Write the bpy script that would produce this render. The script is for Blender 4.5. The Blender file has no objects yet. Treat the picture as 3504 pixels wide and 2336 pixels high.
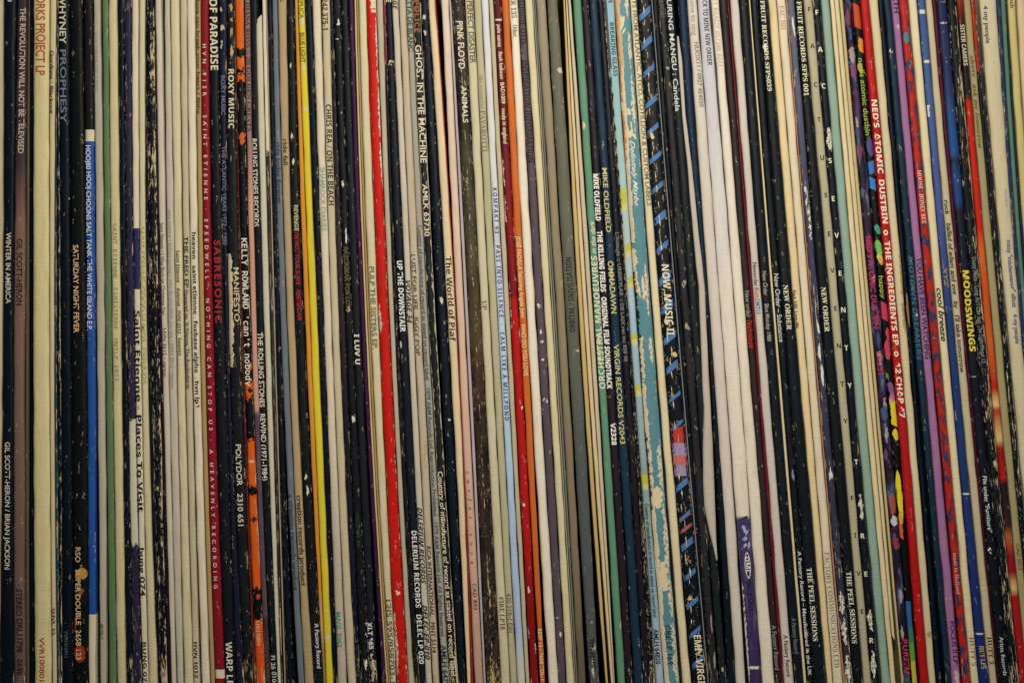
import bpy, math, random
from mathutils import Vector, noise
random.seed(7)
D = bpy.data
COL = bpy.context.scene.collection
S = 0.000125            # metres for one photograph pixel at the spine plane
CX, CY = 1752.0, 1168.0
CAM_D = 0.80

# ------------------------------------------------------------------ camera, world, lamps
cam_d = D.cameras.new('camera')
cam = D.objects.new('camera', cam_d); COL.objects.link(cam)
cam.location = (0, -CAM_D, 0); cam.rotation_euler = (math.radians(90), 0, 0)
cam_d.sensor_width = 36; cam_d.lens = 36 * CAM_D / (3504 * S)
cam_d.clip_start = 0.01; cam_d.clip_end = 20
bpy.context.scene.camera = cam

world = D.worlds.new('World'); bpy.context.scene.world = world
world.use_nodes = True
bg = world.node_tree.nodes['Background']
bg.inputs[0].default_value = (1.0, 0.86, 0.66, 1); bg.inputs[1].default_value = 0.045

def area(name, loc, target, size, power, col):
    l = D.lights.new(name, 'AREA'); l.shape = 'DISK'; l.size = size; l.energy = power; l.color = col
    o = D.objects.new(name, l); COL.objects.link(o); o.location = loc
    o.rotation_euler = (Vector(target) - Vector(loc)).to_track_quat('-Z', 'Y').to_euler()
    return o
WARM = (1.0, 0.87, 0.64)
area('ceiling_lamp', (0.08, -0.48, 0.24), (0.02, 0, 0.03), 0.18, 3.2, WARM)
area('room_lamp', (0.55, -1.3, 0.5), (0.0, 0, 0), 0.5, 1.1, WARM)

vs = bpy.context.scene.view_settings
vs.view_transform = 'Standard'; vs.look = 'None'; vs.exposure = 0.0; vs.gamma = 1.0

# ------------------------------------------------------------------ colour helpers
def lin(c):
    c /= 255.0
    return c / 12.92 if c <= 0.04045 else ((c + 0.055) / 1.055) ** 2.4
def C(c):
    mx, mn = max(c), min(c)
    if mx - mn > 90:
        g = .3 * c[0] + .59 * c[1] + .11 * c[2]; c = tuple((v * .88 + g * .12) * .94 for v in c)
    """reading of a printed colour under the warm lamps -> base colour"""
    return (min(.88, lin(c[0]) * .97), min(.88, lin(c[1]) * 1.09), min(.88, lin(c[2]) * (1.18 if c[2] >= mx and mx - mn > 40 else 1.50)), 1)

CR = (212, 198, 164); CG = (194, 182, 152); CYW = (206, 184, 128); CW = (216, 206, 182); CE = (200, 186, 144)
BK = (8, 18, 28); BG = (32, 34, 38); NV = (20, 26, 44); PAPER = (206, 184, 142)

# ------------------------------------------------------------------ materials
class NT:
    def __init__(s, m):
        m.use_nodes = True; s.t = m.node_tree; s.t.nodes.clear()
    def n(s, typ, **kw):
        nd = s.t.nodes.new(typ)
        for k, v in kw.items(): setattr(nd, k, v)
        return nd
    def l(s, a, b): s.t.links.new(a, b)
    def val(s, sock, v):
        if hasattr(v, 'is_output') or isinstance(v, bpy.types.NodeSocket): s.l(v, sock)
        else: sock.default_value = v
    def math(s, op, a, b=0.0, c=None, clamp=False):
        nd = s.n('ShaderNodeMath', operation=op, use_clamp=clamp)
        s.val(nd.inputs[0], a); s.val(nd.inputs[1], b)
        if c is not None: s.val(nd.inputs[2], c)
        return nd.outputs[0]
    def mix(s, f, a, b, blend='MIX'):
        nd = s.n('ShaderNodeMix', data_type='RGBA', blend_type=blend)
        s.val(nd.inputs[0], f); s.val(nd.inputs[6], a); s.val(nd.inputs[7], b)
        return nd.outputs[2]
    def noise(s, vec, sc, scale=1.0, detail=4, rough=.6, rot=0):
        mp = s.n('ShaderNodeMapping'); s.l(vec, mp.inputs[0]); mp.inputs['Scale'].default_value = (sc[0], sc[1], 1); mp.inputs['Rotation'].default_value = (0, 0, rot)
        nz = s.n('ShaderNodeTexNoise', noise_dimensions='2D'); s.l(mp.outputs[0], nz.inputs[0])
        nz.inputs['Scale'].default_value = scale; nz.inputs['Detail'].default_value = detail
        nz.inputs['Roughness'].default_value = rough
        return nz.outputs[0]
    def ramp(s, v, stops, mode='CONSTANT'):
        r = s.n('ShaderNodeValToRGB'); r.color_ramp.interpolation = mode
        e = r.color_ramp.elements
        e[0].position = stops[0][0]; e[0].color = stops[0][1]
        if len(stops) > 1:
            e[1].position = stops[1][0]; e[1].color = stops[1][1]
        else: e[1].color = stops[0][1]
        for p, c in stops[2:]:
            x = e.new(p); x.color = c
        s.l(v, r.inputs[0]); return r.outputs[0]
    def step(s, v, lo, hi):
        m = s.n('ShaderNodeMapRange', interpolation_type='SMOOTHSTEP'); s.val(m.inputs[0], v)
        m.inputs[1].default_value = lo; m.inputs[2].default_value = hi
        return m.outputs[0]

def jacket_mat(name, col, w=0.12, nk=0.25, rough=None, bands=None, jit=4, mot=None, wc=PAPER,
               eb=.14, ck=.5, cb=0.0, lb=0.0, rb=0.0, blend='CONSTANT', seed=0, dirt=None, sy=.15, sx=1.9):
    lum = sum(col) / 3
    if lum > 150 and not bands and not mot and max(col) - min(col) < 60:
        rr = random.Random(seed * 13); k = rr.uniform(.87, 1.05); yb = rr.uniform(-14, 12)
        col = (col[0] * k, col[1] * k, (col[2] + yb) * k)
    light = lum > 120
    if rough is None: rough = .62 if light else .46
    if dirt is None: dirt = .38 if light else .06
    m = D.materials.new(name); t = NT(m)
    pos0 = t.n('ShaderNodeUVMap', uv_map='pos').outputs[0]
    fr = t.n('ShaderNodeUVMap', uv_map='frac').outputs[0]
    mp = t.n('ShaderNodeMapping'); t.l(pos0, mp.inputs[0]); mp.inputs['Location'].default_value = (seed * 37.3 % 91, seed * 53.7 % 877, 0)
    pos = mp.outputs[0]
    sp = t.n('ShaderNodeSeparateXYZ'); t.l(fr, sp.inputs[0]); u, v = sp.outputs[0], sp.outputs[1]
    # printed colour
    if bands:
        jn = t.noise(pos, (.8, .8), 1, 3)
        vv = t.math('ADD', v, t.math('MULTIPLY', t.math('SUBTRACT', jn, .5), jit * 2.0 / 2540))
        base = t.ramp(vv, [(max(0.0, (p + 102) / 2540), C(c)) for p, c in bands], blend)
    else:
        base = t.n('ShaderNodeRGB').outputs[0]; base.default_value = C(col)
    if mot:
        mn = t.noise(pos, mot[0], 1, 5, .62)
        base2 = t.ramp(mn, [(p, C(c)) for p, c in mot[1]], mot[2] if len(mot) > 2 else 'LINEAR')
        base = base2 if not bands else t.mix(.6, base, base2)
    # ageing of the board: low and fine tone changes
    n_lo = t.noise(pos, (.3, .035), 1, 3); n_fi = t.noise(pos, (1.7, 1.2), 1, 3, .6, .6); n_fib = t.noise(pos, (2.0, .12), 1, 4, .6)
    tone = t.math('ADD', .82, t.math('ADD', t.math('MULTIPLY', n_lo, .16), t.math('ADD', t.math('MULTIPLY', n_fi, .15), t.math('MULTIPLY', n_fib, .06))))
    tc = t.n('ShaderNodeCombineColor')
    for i in range(3): t.l(tone, tc.inputs[i])
    base = t.mix(1.0, base, tc.outputs[0], 'MULTIPLY')
    edge = t.math('POWER', t.math('ABSOLUTE', t.math('SUBTRACT', t.math('MULTIPLY', u, 2), 1)), 4)
    cen = t.math('POWER', t.math('SUBTRACT', 1, t.math('ABSOLUTE', t.math('SUBTRACT', t.math('MULTIPLY', u, 2), 1))), 6)
    # yellowed grime along the edges and in drifts
    g = t.math('MULTIPLY', t.step(t.math('ADD', t.noise(pos, (.55, .06), 1, 5, .65), t.math('MULTIPLY', edge, .22)), .52, .86), dirt)
    base = t.mix(g, base, (.34, .24, .12, 1) if light else (.03, .03, .03, 1))
    # wear: bare board showing, gathered in stretches
    big = t.noise(pos, (.30, .045), 1, 3)
    n1 = t.noise(pos, (sx, sy), 1, 7, .68)
    m1 = t.math('ADD', n1, t.math('MULTIPLY', t.math('SUBTRACT', big, .5), .50))
    m1 = t.math('ADD', m1, t.math('MULTIPLY', edge, eb))
    if cb: m1 = t.math('ADD', m1, t.math('MULTIPLY', cen, cb))
    if lb: m1 = t.math('ADD', m1, t.math('MULTIPLY', t.math('SUBTRACT', 1, u), lb))
    if rb: m1 = t.math('ADD', m1, t.math('MULTIPLY', u, rb))
    ends = t.step(v, .895, .975)
    m1 = t.math('ADD', m1, t.math('MULTIPLY', ends, .14))
    th = .86 - .40 * w
    wm = t.step(m1, th, th + .025)
    # nicks along the two edges
    e2 = t.math('POWER', t.math('ABSOLUTE', t.math('SUBTRACT', t.math('MULTIPLY', u, 2), 1)), 7)
    n2 = t.noise(pos, (3.2, .38), 1, 6, .72)
    nm = t.step(t.math('ADD', n2, t.math('ADD', t.math('MULTIPLY', e2, .17), t.math('MULTIPLY', t.math('SUBTRACT', big, .5), .45))), .825 - .16 * nk, .85 - .16 * nk)
    # hair cracks: ridges of a stretched noise, only in some places
    c1 = t.noise(pos, (.75, .30), 1, 3, .55); c2 = t.noise(pos, (.35, .10), 1.7, 2, .5)
    rid = t.math('SUBTRACT', 1, t.math('MULTIPLY', t.math('ABSOLUTE', t.math('SUBTRACT', c1, .5)), 26))
    rm = t.math('MULTIPLY', t.step(rid, .25, .7), t.step(c2, .735 - .13 * ck, .78 - .13 * ck))
    nm = t.math('MAXIMUM', nm, t.math('MULTIPLY', rm, .75))
    wm = t.math('MAXIMUM', wm, nm)
    wcol = t.mix(n_fi, tuple(a * .78 for a in C(wc)[:3]) + (1,), C(wc))
    if light: wm2 = t.math('MULTIPLY', wm, .55)
    else: wm2 = wm
    base = t.mix(wm2, base, wcol)
    # stray dust specks
    bs = t.n('ShaderNodeBsdfPrincipled'); t.l(base, bs.inputs['Base Color'])
    rg = t.math('ADD', rough - .08, t.math('MULTIPLY', n_fib, .2))
    rg = t.mix(wm, rg, (.85, .85, .85, 1)); t.l(rg, bs.inputs['Roughness'])
    bs.inputs['Specular IOR Level'].default_value = .25 if light else .10
    # relief: fibres, dents, crossways creases, torn print standing proud
    cr = t.noise(pos, (.22, .9), 1, 3, .5)
    h = t.math('ADD', t.math('MULTIPLY', n_fi, .06), t.math('MULTIPLY', cr, .35 if light else .25))
    h = t.math('ADD', h, t.math('MULTIPLY', t.noise(pos, (.5, .16), 1, 3), .45))
    h = t.math('SUBTRACT', h, t.math('MULTIPLY', wm, .12))
    bp = t.n('ShaderNodeBump'); bp.inputs['Strength'].default_value = .55; bp.inputs['Distance'].default_value = .0006 if light else .00035
    t.l(h, bp.inputs['Height']); t.l(bp.outputs[0], bs.inputs['Normal'])
    out = t.n('ShaderNodeOutputMaterial'); t.l(bs.outputs[0], out.inputs[0])
    return m

_ink = {}
def ink_mat(col, wear=.3, soft=1.0, torn=False):
    k = (col, wear, soft, torn)
    if k in _ink: return _ink[k]
    m = D.materials.new('printed_ink'); t = NT(m)
    tcn = t.n('ShaderNodeTexCoord').outputs['Object']
    mp = t.n('ShaderNodeMapping'); t.l(tcn, mp.inputs[0]); mp.inputs['Scale'].default_value = (1600, 900, 700) if torn else (900, 900, 420)
    nz = t.n('ShaderNodeTexNoise'); t.l(mp.outputs[0], nz.inputs[0]); nz.inputs['Scale'].default_value = 1
    nz.inputs['Detail'].default_value = 5; nz.inputs['Roughness'].default_value = .65
    tb = (.74 if torn else .80) - .34 * wear; mk = t.step(nz.outputs[0], tb, tb + .05)
    a = t.math('MULTIPLY', t.math('SUBTRACT', 1, mk), soft)
    bs = t.n('ShaderNodeBsdfPrincipled'); bs.inputs['Base Color'].default_value = C(col); bs.inputs['Roughness'].default_value = .6
    bs.inputs['Specular IOR Level'].default_value = .25
    tr = t.n('ShaderNodeBsdfTransparent'); mx = t.n('ShaderNodeMixShader')
    t.l(a, mx.inputs[0]); t.l(tr.outputs[0], mx.inputs[1]); t.l(bs.outputs[0], mx.inputs[2])
    out = t.n('ShaderNodeOutputMaterial'); t.l(mx.outputs[0], out.inputs[0])
    _ink[k] = m; return m

def plain_mat(name, col, rough=.7):
    m = D.materials.new(name); t = NT(m)
    tc = t.n('ShaderNodeTexCoord').outputs['Object']
    nz = t.n('ShaderNodeTexNoise'); t.l(tc, nz.inputs[0]); nz.inputs['Scale'].default_value = 400; nz.inputs['Detail'].default_value = 5
    c = C(col); cc = t.mix(nz.outputs[0], tuple(x * .7 for x in c[:3]) + (1,), c)
    bs = t.n('ShaderNodeBsdfPrincipled'); t.l(cc, bs.inputs['Base Color']); bs.inputs['Roughness'].default_value = rough
    bp = t.n('ShaderNodeBump'); bp.inputs['Strength'].default_value = .3; bp.inputs['Distance'].default_value = .0002
    t.l(nz.outputs[0], bp.inputs['Height']); t.l(bp.outputs[0], bs.inputs['Normal'])
    out = t.n('ShaderNodeOutputMaterial'); t.l(bs.outputs[0], out.inputs[0]); return m

# ------------------------------------------------------------------ geometry of one sleeve
def p(n):
    k, z = divmod(n, 10000) if n >= 10000 else (0, 0)
    if n < 10000: return float(n)
    return {1: 0, 2: 500, 3: 1000, 4: 1500, 5: 2000, 6: 2500, 7: 3004}[k] + z / 4.704

def interp(pts, y):
    """smooth interpolation through (y, a, b) rows: quadratic for three rows, linear-ish otherwise"""
    if len(pts) == 3:
        (y0, a0, b0), (y1, a1, b1), (y2, a2, b2) = pts
        l0 = (y - y1) * (y - y2) / ((y0 - y1) * (y0 - y2)); l1 = (y - y0) * (y - y2) / ((y1 - y0) * (y1 - y2))
        l2 = (y - y0) * (y - y1) / ((y2 - y0) * (y2 - y1))
        return a0 * l0 + a1 * l1 + a2 * l2, b0 * l0 + b1 * l1 + b2 * l2
    if y <= pts[0][0]: i = 0
    elif y >= pts[-1][0]: i = len(pts) - 2
    else: i = max(k for k in range(len(pts) - 1) if pts[k][0] <= y)
    f = (y - pts[i][0]) / (pts[i + 1][0] - pts[i][0])
    return tuple(pts[i][k] + f * (pts[i + 1][k] - pts[i][k]) for k in (1, 2))

class Sleeve: pass
SL = {}
DEPTH = 0.312
_mesh_seed = [0]

def edges(s, py):
    a, b = interp(s.pts, py)
    w = b - a
    if w < 3: c = (a + b) / 2; a, b = c - 1.5, c + 1.5; w = 3
    g = min(.7, w * .06)
    a += g + noise.noise(Vector((s.k * 7.1, py / 95.0, 0))) * min(2.1, w * .075)
    b -= g + noise.noise(Vector((s.k * 7.1 + 3.3, py / 95.0, 0))) * min(2.1, w * .075)
    return a, b

def surf(s, u, py, off=0.0, flat=False):
    a, b = edges(s, py)
    w = (b - a) * S
    x = (a + u * (b - a) - CX) * S
    bul = min(.0009, w * .24)
    if flat:
        return Vector((x, s.rec + .0003 * noise.noise(Vector((s.k * 3.7, py / 210.0, 5))) - .00007 - off, (CY - py) * S))
    y = s.rec + bul * abs(2 * u - 1) ** 4 + .00030 * noise.noise(Vector((s.k * 3.7, py / 210.0, 5))) \
        + min(.00010, w * .03) * noise.noise(Vector((s.k * 5.7 + u * 2.2, py / 33.0, 9)))
    # the plane is seen in perspective: keep the outline where it is for a recessed or proud spine
    return Vector((x, y - off, (CY - py) * S))

def link(name, me, parent=None):
    o = D.objects.new(name, me); COL.objects.link(o)
    if parent: o.parent = parent; o.matrix_parent_inverse = parent.matrix_world.inverted()
    return o

US = [0, .03, .08, .16, .28, .42, .58, .72, .84, .92, .97, 1]
GROUP = 'record sleeves standing side by side on the shelf'

def make_sleeve(key, pts, rec, label, mat, top=-102, bot=2438, name='record_sleeve', cat='record sleeve', cut=0, cutb=0):
    s = Sleeve(); s.k = len(SL) + 1; s.rec = rec; s.top = top; s.bot = bot
    s.pts = pts; s.cut = cut
    SL[key] = s
    a, b = edges(s, (top + bot) / 2)
    s.root = D.objects.new(name, None); COL.objects.link(s.root)
    ab, bb = edges(s, bot)
    s.root.location = (((ab + bb) / 2 - CX) * S, s.rec + .15, (CY - bot) * S)
    s.root.empty_display_size = .01
    s.root['label'] = label; s.root['category'] = cat; s.root['group'] = GROUP
    s.inv = s.root.location.copy()
    # spine
    N = max(12, int((bot - top) / 17))
    V, F, UVp, UVf = [], [], [], []
    for i in range(N + 1):
        for u in US:
            py = top + (bot - top) * i / N
            if cut and i == 0: py += cut * (1 - u)          # slanted upper corner
            if cutb and i == N: py -= cutb * u
            V.append(surf(s, u, py) - s.inv)
            w = (edges(s, py)[1] - edges(s, py)[0])
            UVp.append((u * w * .125, py * .125)); UVf.append((u, (py + 102) / 2540))
    n = len(US)
    for i in range(N):
        for j in range(n - 1):
            F.append((i * n + j, (i + 1) * n + j, (i + 1) * n + j + 1, i * n + j + 1))
    me = D.meshes.new('spine'); me.from_pydata(V, [], F)
    for nm, U in (('pos', UVp), ('frac', UVf)):
        l = me.uv_layers.new(name=nm)
        for lp in me.loops: l.data[lp.index].uv = U[lp.vertex_index]
    me.materials.append(mat); me.shade_smooth()
    o = link('spine', me); o.parent = s.root
    # the two boards behind the spine, with the ends and the back
    V, F, UVp, UVf = [], [], [], []
    for i in range(0, N + 1, 1):
        py = top + (bot - top) * i / N
        for u in (0, 1):
            q = py + (cut * (1 - u) if (cut and i == 0) else 0) - (cutb * u if (cutb and i == N) else 0)
            f = surf(s, u, q) - s.inv
            V.append(f); V.append(f + Vector((0, .004, 0))); V.append(Vector((f.x, DEPTH - s.inv.y, f.z)))
            for d in (0, 4, 312):
                UVp.append((u * 40 + d, q * .125)); UVf.append((u * .6 + .2, (q + 102) / 2540))
    for i in range(N):
        A, B = i * 6, (i + 1) * 6
        for c in (0, 1):
            F.append((A + c, A + c + 1, B + c + 1, B + c)); F.append((A + 3 + c, B + 3 + c, B + 4 + c, A + 4 + c))
        F.append((A + 2, A + 5, B + 5, B + 2))
    F.append((0, 3, 4, 1)); F.append((1, 4, 5, 2)); L = N * 6
    F.append((L, L + 1, L + 4, L + 3)); F.append((L + 1, L + 2, L + 5, L + 4))
    me = D.meshes.new('cover_boards'); me.from_pydata(V, [], F)
    for nm, U in (('pos', UVp), ('frac', UVf)):
        l = me.uv_layers.new(name=nm)
        for lp in me.loops: l.data[lp.index].uv = U[lp.vertex_index]
    me.materials.append(mat)
    o = link('cover_boards', me); o.parent = s.root
    return s

# ------------------------------------------------------------------ lettering
def load_font(fn):
    try:
        import os
        return D.fonts.load(os.path.join(bpy.utils.system_resource('DATAFILES'), 'fonts', fn))
    except Exception:
        return None
F_MONO = load_font('DejaVuSansMono.woff2'); F_MATH = load_font('NotoSansMath-Regular.woff2')
def alpha(tx, up, lo, dg):
    r = ''
    for ch in tx:
        o = ord(ch)
        if 'A' <= ch <= 'Z': r += chr(up + o - 65)
        elif 'a' <= ch <= 'z': r += chr(lo + o - 97)
        elif '0' <= ch <= '9': r += chr(dg + o - 48)
        else: r += ch
    return r
def serif(tx): return alpha(tx, 0x1D400, 0x1D41A, 0x1D7CE)       # serif shapes of the built-in font
def heavy(tx): return alpha(tx.replace('•', '.').replace('·', '.'), 0x1D5D4, 0x1D5EE, 0x1D7EC)       # its heavy sans shapes

def text_mesh(tx, font, bold, shear, sp):
    cu = D.curves.new('t', 'FONT'); cu.body = tx; cu.size = 1; cu.resolution_u = 3
    if font: cu.font = font
    cu.shear = shear; cu.space_character = sp
    if bold: cu.offset = bold
    o = D.objects.new('t', cu)
    me = D.meshes.new_from_object(o)
    D.objects.remove(o); D.curves.remove(cu)
    return me

def txt(key, tx, y0, y1, col, cap=None, uc=.5, font=None, bold=0.0, shear=0.0, sp=1.0, rev=False, wear=.2, soft=1.0, ser=False, off=.00003):
    """print tx along the spine from py y0 to y1 (rev: read from the bottom up)"""
    s = SL[key]
    body = serif(tx) if ser else (heavy(tx) if bold >= .02 and not font else tx)
    if not ser and not font: bold = {True: max(0, bold - .03) * .6, False: bold}[bold >= .02]
    mth = ser or (body != tx)
    if not font and not mth: bold = max(bold, .012 if sum(col) > 330 else .024)
    if mth and F_MATH: font, bold = F_MATH, bold * .67
    me = text_mesh(body, font, bold, shear, sp)
    if not me.vertices: return
    xs = [v.co.x for v in me.vertices]; x0, x1 = min(xs), max(xs)
    capn = .475 if (mth and F_MATH) else (.54 if font else .70)
    ym = (y0 + y1) / 2
    wpx = edges(s, ym)[1] - edges(s, ym)[0]
    if cap is None: cap = wpx * .55
    for v in me.vertices:
        f = (v.co.x - x0) / (x1 - x0)
        py = y0 + (1 - f if rev else f) * (y1 - y0)
        w = edges(s, py)[1] - edges(s, py)[0]
        d = (v.co.y - capn / 2) / capn * cap
        u = uc + (-d if rev else d) / w
        v.co = surf(s, min(.99, max(.01, u)), py, off, True) - s.inv
    me.materials.clear(); me.materials.append(ink_mat(col, wear, soft)); me.name = 'title_lettering'
    o = link('title_lettering', me); o.parent = s.root

def upright(key, items, col, cap, uc=.5, wear=.2):
    s = SL[key]
    for ch, pc in items:
        me = text_mesh(heavy(ch), F_MATH, 0, 0, 1); cn = .475 if F_MATH else .70
        xs = [v.co.x for v in me.vertices]; xm = (min(xs) + max(xs)) / 2
        for v in me.vertices:
            py = pc - (v.co.y - cn / 2) / cn * cap
            w = edges(s, py)[1] - edges(s, py)[0]
            u = uc + (v.co.x - xm) / cn * cap / w
            v.co = surf(s, min(.99, max(.01, u)), py, .00003, True) - s.inv
        me.materials.clear(); me.materials.append(ink_mat(col, wear)); me.name = 'spaced_letter'
        o = link('spaced_letter', me); o.parent = s.root

def streaks(key, u0, u1, y0, y1, col, off, seed):
    s = SL[key]; r = random.Random(int(y0 * 7 + s.k + seed)); V, F = [], []
    for q in range(r.choice((3, 4, 5))):
        L = (y1 - y0) * r.uniform(.35, 1.1); yc = r.uniform(y0 + L * .3, y1 - L * .3); cu_ = r.uniform(u0 + .12, u1 - .12)
        tilt = r.uniform(-.5, .5) * (u1 - u0); wd = r.uniform(.035, .13)
        b0 = len(V); n = 9
        for i in range(n + 1):
            f = i / n; k = math.sin(math.pi * f) ** .7 + .04
            uc = cu_ + tilt * (f - .5) + .04 * noise.noise(Vector((q + s.k, f * 4, seed)))
            h = wd * k * (1 + .9 * noise.noise(Vector((q * 3.1, f * 7, s.k))))
            for j in range(3):
                V.append(surf(s, min(.99, max(.01, uc + h * (j - 1))), yc + L * (f - .5) + r.uniform(-1, 1), off + q * .000003) - s.inv)
        for i in range(n):
            for j in range(2):
                a = b0 + i * 3 + j; F.append((a, a + 3, a + 4, a + 1))
    me = D.meshes.new('chipped_crease'); me.from_pydata(V, [], F); me.materials.append(ink_mat(col, .35, 1.0, True)); me.shade_smooth()
    o = link('chipped_crease', me); o.parent = s.root

def patch(key, u0, u1, y0, y1, col, rag=.12, shape='rect', name='torn_patch', slant=0, wear=None, off=.00004, seed=0, freq=14.0):
    """a ragged-edged area of other print or bare board lying on the spine"""
    s = SL[key]
    if name == 'torn_patch' and shape == 'leaf' and y1 - y0 < 75 and (u1 - u0) > .25:
        return streaks(key, u0, u1, y0, y1, col, off, seed)
    N = max(6, int((y1 - y0) / 4)); M = 6
    V, F = [], []
    for i in range(N + 1):
        f = i / N
        if shape == 'rect': k = 1.0
        elif shape == 'leaf': k = max(.02, math.sin(math.pi * f)) ** .55
        elif shape == 'dome': k = max(.02, math.sin(math.pi / 2 * min(1, f * 1.0))) ** .6
        py0 = y0 + (y1 - y0) * f
        c = (u0 + u1) / 2; h = (u1 - u0) / 2
        nl = noise.noise(Vector((s.k * 2.3 + seed, py0 / freq, 1))) + .6 * noise.noise(Vector((s.k * 2.3 + seed, py0 / 4.5, 4)))
        nr = noise.noise(Vector((s.k * 2.3 + seed, py0 / freq, 2))) + .6 * noise.noise(Vector((s.k * 2.3 + seed, py0 / 4.5, 6)))
        a, b = c - h * k - rag * nl * (1 if u0 > 0.02 else 0), c + h * k + rag * nr * (1 if u1 < .98 else 0)
        a = min(max(a, 0), .97); b = max(min(b, 1), a + .01)
        for j in range(M + 1):
            u = a + (b - a) * j / M
            py = py0 - slant * (u - .5) * (1 if slant else 0)
            V.append(surf(s, u, py, off) - s.inv)
    for i in range(N):
        for j in range(M):
            q = i * (M + 1) + j
            F.append((q, q + M + 1, q + M + 2, q + 1))
    me = D.meshes.new(name); me.from_pydata(V, [], F); tn = wear is None and name == 'torn_patch'
    me.materials.append(ink_mat(col, .62 if tn and shape == 'leaf' else (.4 if tn else (wear or 0)), 1.0, tn)); me.shade_smooth()
    o = link(name, me); o.parent = s.root

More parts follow.
